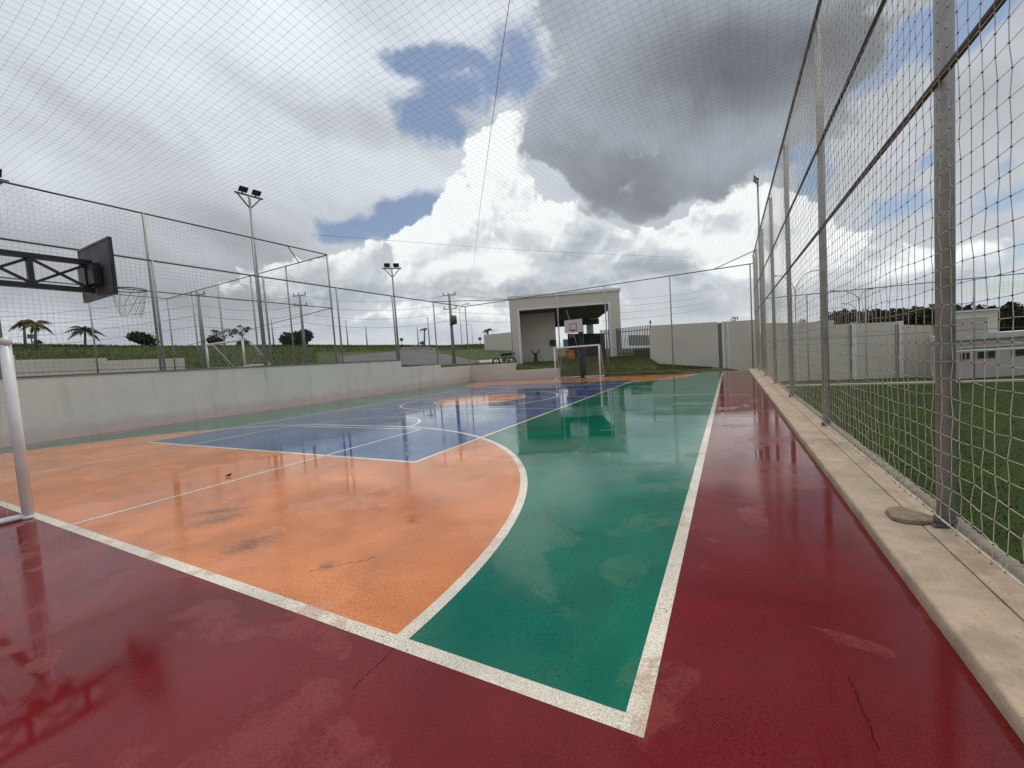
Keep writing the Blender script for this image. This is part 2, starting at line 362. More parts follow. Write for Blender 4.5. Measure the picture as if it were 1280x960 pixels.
def plaster_fn(T, pos, c):
    z = T.new('ShaderNodeSeparateXYZ'); T.l.new(pos, z.inputs[0])
    low = T.m('ADD', z.outputs[2], T.m('MULTIPLY', T.noise(pos, 1.4, 5), -.5))
    c = T.mix(T.step(low, .28, -.02, 0., .25), c, (.36, .28, .23))
    mp = T.new('ShaderNodeMapping'); mp.inputs['Scale'].default_value = (1, 1, .12); T.l.new(pos, mp.inputs[0])
    return T.mix(T.step(T.noise(mp.outputs[0], 2.2, 5), .52, .75, 0, .3), c, (.33, .31, .28))
def grass_fn(T, pos, c):
    c = T.mix(T.step(T.noise(pos, .35, 5), .45, .7, 0, .55), c, (.10, .115, .028))
    return T.mix(T.step(T.noise(pos, 30., 3, .7), .45, .7, 0, .6), c, (.018, .035, .008))
M = {}
M['red'] = floor_mat('red_wet_paint', (.170, .0125, .0145), (.25, .05, .045), .7, .8)
M['green'] = floor_mat('green_wet_paint', (.002, .150, .094), (.05, .17, .10), .8, .9, (.012, .035, .028))
def _mk(a, b, ry):
    A, B = gnd(*a), gnd(*b); return ((A[0]+B[0])/2, (A[1]+B[1])/2, hypot(B[0]-A[0], B[1]-A[1])*.7, ry, atan2(B[1]-A[1], B[0]-A[0]), (.085, .07, .058), .75)
M['orange'] = floor_mat('orange_wet_paint', (.66, .225, .075), (.68, .30, .16), .6, .65, (.17, .06, .03),
                        [_mk((215, 662), (325, 640), .30), _mk((262, 695), (358, 668), .28), _mk((225, 645), (318, 634), .2), _mk((395, 712), (425, 704), .14), (*gnd(518, 646)[:2], .17, .13, .4, (.40, .14, .012), 1.), (*gnd(516, 651)[:2], .10, .08, .4, (.22, .07, .008), .8)])
M['blue'] = floor_mat('blue_wet_paint', (.055, .105, .245), (.14, .19, .30), .5, .6)
M['line'] = floor_mat('white_line_paint', (.76, .70, .58), (.55, .38, .27), .9, 1., (.30, .20, .14))
M['stain'] = floor_mat('rust_stain', (.42, .16, .02), (.3, .12, .02), .8, .9)
M['kerb'] = mat('sandy_concrete', (.49, .375, .265), .8, 0, .2, 1.6, .0012, 60,
                fn=lambda T, p, c: T.mix(T.step(T.noise(p, 2.2, 6, .65), .48, .66, 0, .75), T.mix(T.step(T.noise(p, 70., 4, .65), .58, .66, 0, .6), c, (.12, .09, .065)), (.31, .23, .165)))
M['kerb2'] = mat('grey_mortar', (.27, .235, .19), .9, 0, .3, 9., .008, 45)
M['chunk'] = mat('dirty_broken_concrete', (.23, .185, .13), .9, 0, .4, 14., .006, 50)
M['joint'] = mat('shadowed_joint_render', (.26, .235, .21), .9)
M['plaster'] = mat('beige_plaster', (.80, .745, .665), .85, 0, .06, .8, .0008, 30, fn=plaster_fn)
M['plaster2'] = mat('warm_beige_plaster', (.70, .645, .56), .85, 0, .06, .6, .0008, 30)
M['trim'] = mat('white_trim_paint', (.84, .83, .80), .7, 0, .06, 1.)
M['galv'] = mat('galvanised_steel', (.40, .40, .395), .5, .35, .22, 7., .0006, 60)
M['rail'] = mat('weathered_rail_steel', (.13, .12, .11), .6, .4, .2, 6.)
M['goal'] = mat('white_goal_paint', (.74, .75, .75), .35, 0, .07, 5.)
M['black'] = mat('black_steel_paint', (.016, .015, .018), .4, 0, .2, 5.)
M['board'] = mat('white_board', (.62, .62, .62), .5, 0, .05, 3.)
M['boardback'] = mat('grey_board_back', (.085, .082, .088), .6, 0, .1, 3.)
M['orange_steel'] = mat('orange_rim_paint', (.55, .13, .04), .45)
M['rim'] = mat('worn_rim_steel', (.16, .08, .055), .6)
M['cord'] = mat('cream_net_cord', (.68, .60, .46), .85, 0, .25, 9.)
M['knot'] = mat('brown_net_knot', (.16, .10, .07), .9)
M['cord_grey'] = mat('grey_net_cord', (.21, .20, .19), .85, 0, .2, 3.)
M['cord_white'] = mat('white_net_cord', (.66, .65, .62), .85)
M['grass'] = mat('grass_ground', (.058, .082, .022), .95, 0, .35, 1.2, .03, 25, .2, grass_fn)
M['hill_grass'] = mat('rough_hill_grass', (.12, .145, .04), .95, 0, .4, .3, spec=.1)
M['turf'] = mat('short_lawn', (.034, .055, .012), .95, 0, .35, .9, .012, 40, .1)
M['soil'] = mat('brown_soil', (.11, .07, .05), .95, 0, .25, .8, .02, 12)
M['sand'] = mat('packed_sand', (.20, .17, .12), .95, 0, .2, .8)
M['asphalt'] = mat('purple_grey_asphalt', (.082, .068, .068), .7, 0, .15, .5)
M['path'] = mat('pale_concrete_path', (.42, .39, .34), .85, 0, .12, 1.)
M['conc'] = mat('utility_concrete', (.34, .325, .30), .85, 0, .15, 1.5)
M['wood'] = mat('brown_wood_ceiling', (.055, .036, .028), .6, 0, .2, 2.)
M['navy'] = mat('navy_screen_cloth', (.02, .022, .04), .8, 0, .2, 3.)
M['rubber'] = mat('black_rubber', (.012, .012, .012), .7)
M['orange_plastic'] = mat('orange_plastic', (.62, .19, .02), .4)
M['teal'] = mat('blue_window_glass', (.18, .30, .36), .1)
M['glass'] = mat('dark_window_glass', (.03, .04, .05), .05)
M['pinkwall'] = mat('dusty_pink_plaster', (.52, .455, .41), .85, 0, .06, 1.)
M['roofc'] = mat('pale_roof_sheet', (.55, .57, .56), .5, 0, .08, 2.)
M['bark'] = mat('palm_bark', (.17, .15, .12), .9, 0, .3, 4.)
M['leaf_d'] = mat('dark_foliage', (.022, .032, .012), .8, 0, .4, 1.5, spec=.2)
M['leaf_m'] = mat('mid_foliage', (.045, .065, .022), .8, 0, .4, 1.5, spec=.2)
M['leaf_h'] = mat('olive_foliage', (.042, .048, .022), .8, 0, .45, .3, spec=.2)
M['leaf_o'] = mat('dry_orange_frond', (.13, .09, .03), .8, 0, .35, 2., spec=.2)
M['red_light'] = mat('dark_red_plastic', (.10, .012, .012), .3)

# ------------------------------------------------------------------ ground
XW, XR = -17.36, 1.31            # left wall face, right fence line
YN, YF = -0.2, 26.1              # near and far edge of the paved court
ZF = -0.85                       # level of the lawn on the right
EL = [(-180, 2.0), (-100, 3.6), (-78.8, 4.25), (-71.2, 4.07), (-61, 3.8), (-50.7, 3.37), (-42.8, 3.07), (-36.5, 2.5), (-28.8, 2.22), (-22, 1.2), (-12, .3), (0, .3), (4, 1.0), (10.7, 1.35), (18, 1.25), (30, 1.2), (60, 1.5), (180, 2.0)]
def ss(a, b, x): t = np.clip((x-a)/(b-a), 0, 1); return t*t*(3-2*t)
def height(x, y):
    x = np.asarray(x, float); y = np.asarray(y, float)
    r = np.hypot(x, y); b = np.degrees(np.arctan2(x, y))
    el = np.interp(b, [e[0] for e in EL], [e[1] for e in EL])
    near = 1.6-.55*ss(12, 25, y)                                        # left of the wall
    near = near+.5*ss(-20, -36, x)
    # far bank behind the end of the court
    z0 = np.interp(x, [-17.5, -13.5, -10.2, -7, -4, -2.6, 0, 3], [1.05, .95, .5, .25, .12, -.02, -.05, -.9])
    z1 = np.interp(x, [-17.5, -5, -4.4, 0, 3], [1.15, 1.1, .5, -.03, -.9])
    bank = z0+(z1-z0)*ss(26.3, 30, y)
    side = ss(-19, -16.5, x)
    q = np.where(y > 26.11, near*(1-side)+bank*side, near)
    q = np.where(x > 1.42, ZF, q)
    r0 = np.where(x > 1.42, 60., 36.); r1 = np.where(x > 1.42, 260., 98.)
    crest = H+r1*np.tan(np.radians(el))
    t = np.clip((r-r0)/(r1-r0), 0, 1)
    z = q+(crest-q)*t-np.clip(r-r1, 0, None)*.004
    z = z+np.where(t > .02, .25*np.sin(x*.13+1)*np.sin(y*.11)*t, 0)
    court = (x > -17.5) & (x < 1.42) & (y < 26.11)
    return np.where(court & (y > -40), -.06, z)
def hz(x, y): return float(height(x, y))
gx = np.unique(np.round(np.r_[-900, -600, -400, -300, -220, -170, -140, np.arange(-120, -40, 4), np.arange(-40, -17.5, .75), -17.52, -17.48, np.arange(-17, 1.4, .8), 1.40, 1.44, np.arange(2, 14, .8), np.arange(14, 60, 4), 70, 90, 120, 160, 220, 300, 400, 600, 900], 3))
gy = np.unique(np.round(np.r_[-900, -500, -300, -200, -120, -80, -60, -42, -38, np.arange(-36, 0, 3), np.arange(0, 26, 1.), 26.09, 26.13, np.arange(26.5, 44, .7), np.arange(44, 120, 4), 140, 170, 220, 300, 400, 600, 900], 3))
X, Y = np.meshgrid(gx, gy, indexing='ij'); Z = height(X, Y)
n0, n1 = X.shape; idx = np.arange(n0*n1).reshape(n0, n1)
o = np_mesh('ground', np.stack([X, Y, Z], -1).reshape(-1, 3), np.stack([idx[:-1, :-1], idx[1:, :-1], idx[1:, 1:], idx[:-1, 1:]], -1).reshape(-1, 4), M['grass'])
o.data.shade_smooth(); tag(o, kind='structure')
def on_ground(px, py, rmax=400):
    r = ray(px, py); r = r/hypot(r[0], r[1]); t = 18.
    while t < rmax:
        p = EYE+r*t
        if (p[0] < -17.6 or p[1] > 26.2) and p[2] < hz(p[0], p[1]): return p
        t += .15
    return EYE+r*rmax
def sheet(name, tops, bots, m, lift=.03, nx=24, ny=8):
    """draped sheet whose far and near edges follow two sighted lines on the terrain"""
    xs = np.linspace(tops[0][0], tops[-1][0], nx); vs = []
    for x in xs:
        a = np.interp(x, [p[0] for p in tops], [p[1] for p in tops]); b = np.interp(x, [p[0] for p in bots], [p[1] for p in bots])
        A = on_ground(x, a); B = on_ground(x, b)
        for k in range(ny):
            p = A+(B-A)*k/(ny-1); vs.append((p[0], p[1], hz(p[0], p[1])+lift))
    i = np.arange(nx*ny).reshape(nx, ny)
    o = np_mesh(name, vs, np.stack([i[:-1, :-1], i[1:, :-1], i[1:, 1:], i[:-1, 1:]], -1).reshape(-1, 4), m); tag(o, kind='structure'); return o
# road climbing the hill behind the left wall, and its branch
sheet('road', [(425, 445.5), (480, 441), (515, 438), (560, 444), (588, 450), (600, 452)], [(425, 456), (480, 456), (515, 457), (560, 457), (588, 455.5), (600, 454)], M['asphalt'], .05)
sheet('road', [(500, 435), (520, 433.5), (538, 433.5), (548, 437)], [(500, 440), (520, 439.5), (538, 441), (548, 443)], M['asphalt'], .09)
sheet('path', [(572, 453.8), (600, 451), (640, 448.5)], [(572, 455), (600, 454), (640, 452.5)], M['path'], .05)
# sand court floor beyond the left wall
MB().box((-34.2, -12, 1.2), (-17.62, 14.6, 1.76)).build('sand_court_floor', M['sand'], None)['kind'] = 'structure'
# lawn sheet of the right field, its concrete edge
MB().add([(1.46, -40, ZF+.004), (60, -40, ZF+.004), (60, 24.6, ZF+.004), (1.46, 24.6, ZF+.004)], [(0, 1, 2, 3)]).build('lawn', M['turf'])['kind'] = 'structure'
MB().box((1.6, 24.65, ZF-.1), (16, 25.05, ZF+.07)).build('lawn_edging', M['path'])['kind'] = 'structure'
nb = 60000
gxp = 1.6+12*rng.random(nb)**1.6; gyp = 1+23.4*rng.random(nb)**1.3; hh = .015+.03*rng.random(nb); an = rng.random(nb)*2*pi
dx, dy = np.cos(an)*.008, np.sin(an)*.008; lx, ly = rng.normal(0, .02, nb), rng.normal(0, .02, nb)
Vg = np.stack([np.stack([gxp-dx, gyp-dy, np.full(nb, ZF)], -1), np.stack([gxp+dx, gyp+dy, np.full(nb, ZF)], -1), np.stack([gxp+lx, gyp+ly, ZF+hh], -1)], 1).reshape(-1, 3)
tag(np_mesh('grass', Vg, np.arange(nb*3).reshape(-1, 3), M['turf']), 'short dark green grass of the lawn beyond the right fence', 'grass', kind='stuff')

def tufts(name, label, X_, Y_, hmin, hmax, w_, m):
    n = len(X_); Z_ = height(X_, Y_); an = rng.random(n)*2*pi; hh = hmin+(hmax-hmin)*rng.random(n)**2; lx, ly = rng.normal(0, .4, n)*hh, rng.normal(0, .4, n)*hh; dx, dy = np.cos(an)*w_, np.sin(an)*w_
    V_ = np.stack([np.stack([X_-dx, Y_-dy, Z_-.03], -1), np.stack([X_+dx, Y_+dy, Z_-.03], -1), np.stack([X_+lx, Y_+ly, Z_+hh], -1)], 1).reshape(-1, 3)
    tag(np_mesh(name, V_, np.arange(n*3).reshape(-1, 3), m), label, 'grass', kind='stuff')
n_ = 70000; bb_ = np.radians(-84+62*rng.random(n_)); rr_ = 38+64*rng.random(n_)**.8; tx, ty = rr_*np.sin(bb_), rr_*np.cos(bb_); ok = ((tx < -36) | (ty > 40)) & ((bb_ < radians(-53)) | (rr_ > 66))
tufts('grass', 'rough grass of the hill behind the left wall', tx[ok], ty[ok], .05, .34, .06, M['hill_grass'])
n_ = 40000; tx = -10.5+9.5*rng.random(n_); ty = 26.3+5.5*rng.random(n_); ok = height(tx, ty) > .02
tufts('grass', 'grass of the bank between the far fence and the pavilion', tx[ok], ty[ok], .03, .10, .02, M['hill_grass'])

# ------------------------------------------------------------------ the court
XS0, XS1 = -16.86, -0.33        # outer edges of the side lines
YB0, YB1 = 1.48, 24.9           # outer edges of the base lines
CX, CY = -8.6, 13.45
def flat(name, poly, z, m):
    o = MB().add([(x, y, z) for x, y in poly], [tuple(range(len(poly)))]).build(name, m); o['kind'] = 'structure'; return o
def grid_sheet(name, x0, x1, y0, y1, z, m):
    return flat(name, [(x0, y0), (x1, y0), (x1, y1), (x0, y1)], z, m)
MB().box((XW-.02, -14, -.3), (.87, YF, 0)).build('court_slab', M['red'])['kind'] = 'structure'
grid_sheet('green_court_paint', XS0+.04, XS1-.04, YB0+.04, YB1-.04, .0003, M['green'])
RA, CA, CYA = 5.8, 1.2, .22     # radius, centre offset and centre depth of the goal area arcs
def darc(near, r, n=40):
    pts = []
    for k in range(n+1):
        a = -math.asin((CYA-.04)/r)+(pi/2+math.asin((CYA-.04)/r))*k/n
        pts.append((CX+CA+r*cos(a), CYA+r*sin(a)))
    pts += [(2*CX-x, y) for x, y in reversed(pts)]
    return [(x, YB0+y if near else YB1-y) for x, y in pts]
for near in (True, False): flat('orange_goal_area_paint', darc(near, RA-.04), .0006, M['orange'])
BX0, BX1, BY0, BY1 = -12.98, -4.215, 4.66, 21.3
grid_sheet('blue_court_paint', BX0, BX1, BY0, BY1, .0009, M['blue'])
def circ(cx, cy, r, a0=0, a1=2*pi, n=64): return [(cx+r*cos(a0+(a1-a0)*k/n), cy+r*sin(a0+(a1-a0)*k/n)) for k in range(n+1)]
flat('orange_centre_paint', circ(CX, CY, 1.72)[:-1], .0012, M['orange'])
def line(pts, w, z, label=None):
    """painted line along a polyline"""
    vs = []; n = len(pts)
    for i, p in enumerate(pts):
        a = pts[max(i-1, 0)]; b = pts[min(i+1, n-1)]
        if n > 3 and hypot(pts[0][0]-pts[-1][0], pts[0][1]-pts[-1][1]) < 1e-6 and i in (0, n-1): a, b = pts[-2], pts[1]
        d = np.array([b[0]-a[0], b[1]-a[1]]); d /= np.hypot(*d); q = np.array([-d[1], d[0]])*w/2
        vs += [(p[0]+q[0], p[1]+q[1], z), (p[0]-q[0], p[1]-q[1], z)]
    o = MB().add(vs, [(2*i, 2*i+1, 2*i+3, 2*i+2) for i in range(n-1)]).build('court_line', M['line']); o['kind'] = 'structure'; return o
w = .085
o = MB()
for (x0, y0, x1, y1) in [(XS0, YB0, XS1, YB0+w), (XS0, YB1-w, XS1, YB1), (XS0, YB0+w, XS0+w, YB1-w), (XS1-w, YB0+w, XS1, YB1-w)]:
    o.add([(x0, y0, .0015), (x1, y0, .0015), (x1, y1, .0015), (x0, y1, .0015)], [(0, 1, 2, 3)])
o.build('boundary_line', M['line'])['kind'] = 'structure'
for near in (True, False): line(darc(near, RA), .085, .0018)
o = MB(); w2 = .08
for (x0, y0, x1, y1) in [(BX0, BY0, BX1, BY0+w2), (BX0, BY1-w2, BX1, BY1), (BX0, BY0+w2, BX0+w2, BY1-w2), (BX1-w2, BY0+w2, BX1, BY1-w2), (BX0+w2, 10.65, BX1-w2, 10.70), (BX0+w2, 16.6, BX1-w2, 16.65)]:
    o.add([(x0, y0, .0021), (x1, y0, .0021), (x1, y1, .0021), (x0, y1, .0021)], [(0, 1, 2, 3)])
o.build('volleyball_line', M['line'])['kind'] = 'structure'
line([(XS0+.1, 13.75), (XS1-.1, 13.75)], .07, .0024)
line(circ(CX, CY, 3.0), .075, .0027); line(circ(CX, CY, 1.75), .075, .0030)
for s in (1, -1):
    ya = 1.56 if s > 0 else 24.82; yb = 7.22 if s > 0 else 19.2
    for x in (-6.28, -10.93): line([(x, ya), (x, yb)], .065, .0024)
    line([(-10.95, yb), (-6.25, yb)], .065, .0027)
    line(circ(CX, yb, 1.75, 0, s*pi, 36), .065, .0030)
# kerb under the right fence
kv = []; kn = 700; prof = [(.862, -.02), (.860, .03), (.862, .070), (.867, .080), (.878, .085), (1.0, .086), (1.160, .085), (1.168, .077), (1.168, -.3)]
rk = random.Random(21); chips = [(rk.uniform(0, 26), rk.uniform(.03, .12), rk.uniform(.003, .011)) for _ in range(60)]
for i in range(kn):
    y = -3+29.05*(i/(kn-1))**1.6
    for j, (x, z) in enumerate(prof):
        e = {2: 1., 3: 1.2, 4: .8, 6: .5, 7: .6}.get(j, .15); w_ = .0018*sin(y*3.1+j*.3)+.0010*sin(y*11.3+j*.5)+rk.uniform(-.0010, .0010)
        ch = sum(d*max(0, 1-abs(y-c)/h) for c, h, d in chips if abs(y-c) < h) if j in (2, 3, 4) else 0
        kv.append((x+e*w_+ch*.8, y, z+e*w_*.6-ch*.9 if j < 8 else z))
ki = np.arange(kn*len(prof)).reshape(kn, len(prof))
np_mesh('kerb', kv, np.stack([ki[:-1, :-1], ki[:-1, 1:], ki[1:, 1:], ki[1:, :-1]], -1).reshape(-1, 4), M['kerb'])['kind'] = 'structure'
MB().prism([(1.173, -.5), (1.173, .082), (1.33, .098), (1.33, -.5)], 'y', -14, 26.05).build('kerb_back_slab', M['kerb'])['kind'] = 'structure'
vs = []; ny = 900
for i in range(ny):
    y = -1+27.0*i/(ny-1)
    for j, (x, z) in enumerate([(1.325, .08), (1.333, .12), (1.36, .138), (1.40, .125), (1.43, -1.0)]):
        q = random.uniform(-.007, .007) if j < 4 else 0; vs.append((x+q, y, z+q*.8))
i = np.arange(ny*5).reshape(ny, 5)
np_mesh('kerb_mortar_ridge', vs, np.stack([i[:-1, :-1], i[1:, :-1], i[1:, 1:], i[:-1, 1:]], -1).reshape(-1, 4), M['kerb2'])['kind'] = 'structure'

# ------------------------------------------------------------------ fences
def post(parent, x, y, z0, z1, r=.048, m='galv', n=12, collar=False):
    o = MB().tube([(x, y, z0), (x, y, z1)], r, n).build('post', M[m], parent, True)
    if collar: MB().tube([(x, y, z0), (x, y, z0+.06)], r*1.3, n).build('collar', M['rail'], o, True)
    return o
def rail(parent, p, q, r=.024, n=8, name='rail', m='rail'): return MB().tube([p, q], r, n).build(name, M[m], parent, True)
# right side fence
fR = empty('court_fence', (XR, 12, .12), 'tall netted steel fence standing on the pale kerb beside the lawn', 'fence', 'netted fences round the main court')
for y in (-.1, 3.9, 7.95, 12.0, 16.0, 20.0, 24.0, 26.02): post(fR, XR, y, .08, 6.07, .05, collar=True, n=16)
for z, r in ((6.1, .026), (4.28, .02), (3.08, .022)): rail(fR, (XR-.055, -1.5, z), (XR-.055, YF, z), r, 10)
rail(fR, (XR-.07, -1.5, .17), (XR-.07, YF, .17), .006, 6, 'bottom_cable', 'cord')
MB().box((1.215, 3.80, .10), (1.325, 4.0, .1005)).build('notch_shade', M['rail'], fR)  # flat dark sheet painting in the shaded notch at the nearest post's foot
wob = rng.normal(0, .0045, (400, 80, 2)); low = rng.normal(0, .02, (400, 80))
def right_net(U, V):
    i = np.clip((np.round((U+1.5)/.125)).astype(int), 0, 399); j = np.clip(np.round(V/.12).astype(int), 0, 79)
    k = np.exp(-V/.6)
    x = XR-.075+wob[i, j, 0]*.7-.02*np.sin(U*1.6)*np.sin(V*1.1)
    y = U+wob[i, j, 1]*.6+.010*np.sin(U*41+V*2.3)*np.sin(V*3.1+U*7)+low[i, j]*k
    z = .17+V+wob[i, j, 0]*.6+.008*np.sin(U*5.1+V*9)-.012*np.sin((U+.1)*pi/4)**2*np.clip(1-V/6, 0, 1)
    z = np.where(V > 5.85, 6.1, z)
    return np.stack([x, y, z], -1)
net('net', right_net, np.arange(-1.5, 26.0, .125), np.arange(0, 5.94, .12), .0023, M['cord'], fR, 1, 1)
K = right_net(*np.meshgrid(np.arange(-1.5, 13, .125), np.arange(0, 5.94, .12), indexing='ij')).reshape(-1, 3)
ko = np.array([(1, 0, 0), (0, 1, 0), (-1, 0, 0), (0, -1, 0), (0, 0, 1), (0, 0, -1)])*.0072
kt = np.array([(0, 1, 4), (1, 2, 4), (2, 3, 4), (3, 0, 4), (1, 0, 5), (2, 1, 5), (3, 2, 5), (0, 3, 5)])
tag(np_mesh('net_knots', (K[:, None, :]+ko[None]).reshape(-1, 3), (np.arange(len(K))[:, None, None]*6+kt[None]).reshape(-1, 3), M['knot'], fR), kind='stuff')
# left fence on the retaining wall
fL = empty('court_fence', (XW-.1, 12, 1.82), 'long netted steel fence on top of the low grey left wall', 'fence', 'netted fences round the main court')
XL = XW-.1
def wtop(y): return 1.82 if y < 18.7 else 1.42 if y < 22.5 else 1.2
for y in (-.5, 3.35, 7.07, 10.9, 14.6, 18.5, 22.33, YF+.02): post(fL, XL, y, wtop(y), 5.66, .042)
rail(fL, (XL, -4, 5.68), (XL, YF, 5.64), .03)
rail(fL, (XL+.04, -4, 1.87), (XL+.04, 18.6, 1.87), .022, 8, 'bottom_rail'); rail(fL, (XL+.04, 18.75, 1.47), (XL+.04, 22.4, 1.47), .015, 8, 'bottom_rail')
rail(fL, (XL, -4, 2.0), (XL, 12.5, 1.97), .010, 6, 'bottom_cable')
jl = lambda U, V: .012*np.sin(U*5.3+V*2.1)+.008*np.sin(U*13.7+V*4.7)
net('net', lambda U, V: np.stack([XL+.05+jl(U, V), U+jl(V, U), np.where(U < 18.7, 1.87, np.where(U < 22.5, 1.45, 1.25))+V*np.where(U < 18.7, 1, np.where(U < 22.5, 1.11, 1.165))], -1), np.arange(-4, 26, .12), np.arange(0, 3.82, .12), .0017, M['cord_grey'], fL, 4, 4)
# far fence
fF = empty('court_fence', (-8, YF+.04, .1), 'netted steel fence across the far end behind the far goal', 'fence', 'netted fences round the main court')
for x, z in ((-13.7, .66), (-10.1, .05), (-6.87, .05), (-2.98, .03), (1.12, .05)): post(fF, x, YF+.06, z, 5.72, .036)
rail(fF, (XL, YF+.06, 5.66), (XR, YF+.06, 5.75), .026)
rail(fF, (-10.1, YF+.02, .16), (XR, YF+.02, .16), .012, 6, 'bottom_cable', 'cord')
rail(fF, (XL, 22.2, 5.66), (-13.5, YF+.06, 5.68), .022, 8, 'corner_brace'); rail(fF, (XR-.05, 24.2, 6.05), (-.6, YF+.06, 5.76), .022, 8, 'corner_brace')
net('net', lambda U, V: np.stack([U+jl(V, U), YF+.0+jl(U, V), .17+np.where(U < -13.5, 1.1, np.where(U < -10.1, .55, 0))+V*np.where(U < -13.5, .8, np.where(U < -10.1, .9, 1))], -1), np.arange(XL, XR, .12), np.arange(0, 5.6, .12), .0017, M['cord_grey'], fF, 4, 4)
a = atY(708, 388, YF-.03); b = atY(721.5, 434, YF-.03); c = atY(728, 460, YF-.03)
MB().tube([a, (a+b)/2+np.array([.03, 0, .1]), b, c], .012, 6).build('lacing_cord', M['cord_white'], fF)
# overhead net
def roof(U, V):
    s = np.sin(np.clip(U-XL, 0, 18.7)/18.7*pi)**.8*np.sin(np.clip(V+.3, 0, 26.4)/26.4*pi)**.8
    edge = 5.67+(6.1-5.67)*np.clip((U-XL)/18.7, 0, 1)
    z = edge-.38*s+.05*np.sin(U*.9+V*.35)*s+.03*np.sin(V*1.7-U*.5)*s
    return np.stack([U+.05*np.sin(V*.8)+.015*np.sin(V*3.1+U), V+.07*np.sin(U*.6+.4)+.015*np.sin(U*2.7+V), z], -1)
rf = empty('overhead_net', (CX, CY, 5.7), 'wide square mesh net hung flat over the whole court', 'net')
net('net', roof, np.arange(XL, XR+.05, .125), np.arange(-.3, YF+.1, .125), .0012, M['cord_grey'], rf, 4, 4)
P = [gnd(x, y, 5.55) for x, y in [(650, -120), (637, 0), (628, 60), (617, 140), (607, 210), (600, 260), (592, 335)]]
MB().tube(P, .0042, 6).build('seam_rope', M['cord_grey'], rf)
P = [gnd(x, y, 5.6) for x, y in [(390, 293), (520, 303), (640, 312), (760, 318), (860, 322)]]
MB().tube(P, .004, 6).build('seam_rope', M['cord_grey'], rf)
# fence of the sand court beyond the left wall
XN = -17.8; YNF = 14.5
fS = empty('court_fence', (XN-8, YNF, 1.8), 'taller netted fence box round the sand court beyond the left wall', 'fence')
for y in (-4., 0., 3.4, 7.1, 10.8): post(fS, XN, y, 1.76, 7.33, .042)
for x in (XN, -21.14, -24.42, -27.9, -31.0, -34.3): post(fS, x, YNF, 1.76, 7.30, .04)
for y in (10.5, 6.5, 2.5): post(fS, -34.3, y, 2.3, 7.3, .04)
rail(fS, (XN, -6, 7.36), (XN, YNF, 7.35), .03); rail(fS, (XN, YNF, 7.33), (-34.3, YNF, 7.25), .026); rail(fS, (-34.3, YNF, 7.25), (-34.3, -6, 7.25), .024)
rail(fS, (XN, -6, 4.67), (XN, YNF, 4.67), .018); rail(fS, (XN, YNF, 4.67), (-34.3, YNF, 3.75), .016, 8, 'slack_cable')
rail(fS, (XN, 12.4, 7.35), (-20.0, YNF, 7.3), .022, 8, 'corner_brace')
net('net', lambda U, V: np.stack([XN+.05+jl(U, V), U+jl(V, U), 1.9+V], -1), np.arange(-5, 14.5, .13), np.arange(0, 5.46, .13), .0017, M['cord_grey'], fS, 4, 4)
net('net', lambda U, V: np.stack([U+jl(V, U), YNF-.05+jl(U, V), 1.9+V], -1), np.arange(-34.3, XN, .16), np.arange(0, 5.4, .16), .0017, M['cord_grey'], fS, 4, 4)
# fence of the lawn on the right
fG = empty('field_fence', (6, 25.3, ZF), 'slim netted fence along the far edge of the lawn before the wall', 'fence')
for x in (1.7, 3.5, 5.78, 9.45, 12.6): post(fG, x, 25.4, ZF, 3.68, .03)
rail(fG, (1.4, 25.4, 3.74), (14, 25.4, 3.56), .02); rail(fG, (1.4, 25.4, 1.48), (14, 25.4, 1.36), .012)
net('net', lambda U, V: np.stack([U, 25.36+jl(U, V), ZF+.1+V], -1), np.arange(1.5, 14, .14), np.arange(0, 4.4, .14), .0016, M['cord_grey'], fG, 4, 4)

# ------------------------------------------------------------------ walls
def wall_box(name, lo, hi, m, label, cat='wall', group=None, bev=.01):
    return tag(MB().box(lo, hi).build(name, M[m], None, bevel=bev), label, cat, group)
wl = empty('retaining_wall', (XW-.1, 12, 0), 'long low grey rendered wall along the left side of the court', 'wall')
MB().prism([(-14, -.05), (-14, 1.82), (18.72, 1.82), (18.72, 1.42), (22.5, 1.42), (22.5, 1.2), (26.1, 1.2), (26.1, -.05)], 'x', XW-.2, XW).build('wall_body', M['plaster'], wl, bevel=.012)
MB().box((XW-.215, -14, 1.824), (XW+.012, 18.735, 1.85)).build('coping', M['path'], wl)
we = empty('retaining_wall', (-13.8, YF+.1, 0), 'short low wall stepping down across the far left end', 'wall')
MB().prism([(XW+.003, -.05), (XW+.003, 1.18), (-13.5, 1.2), (-13.5, .68), (-10.12, .66), (-10.12, -.05)], 'y', YF-.02, YF+.18).build('wall_body', M['plaster2'], we, bevel=.01)
wn = empty('retaining_wall', (-34.6, 7, 2), 'low pale wall with steps in its top behind the sand court', 'wall')
MB().prism([(-14, 1.5), (-14, 3.5), (7.3, 3.5), (7.3, 3.23), (11.05, 3.23), (11.05, 3.08), (15.2, 3.12), (15.2, 1.5)], 'x', -34.8, -34.5).build('wall_body', M['plaster2'], wn, bevel=.01)
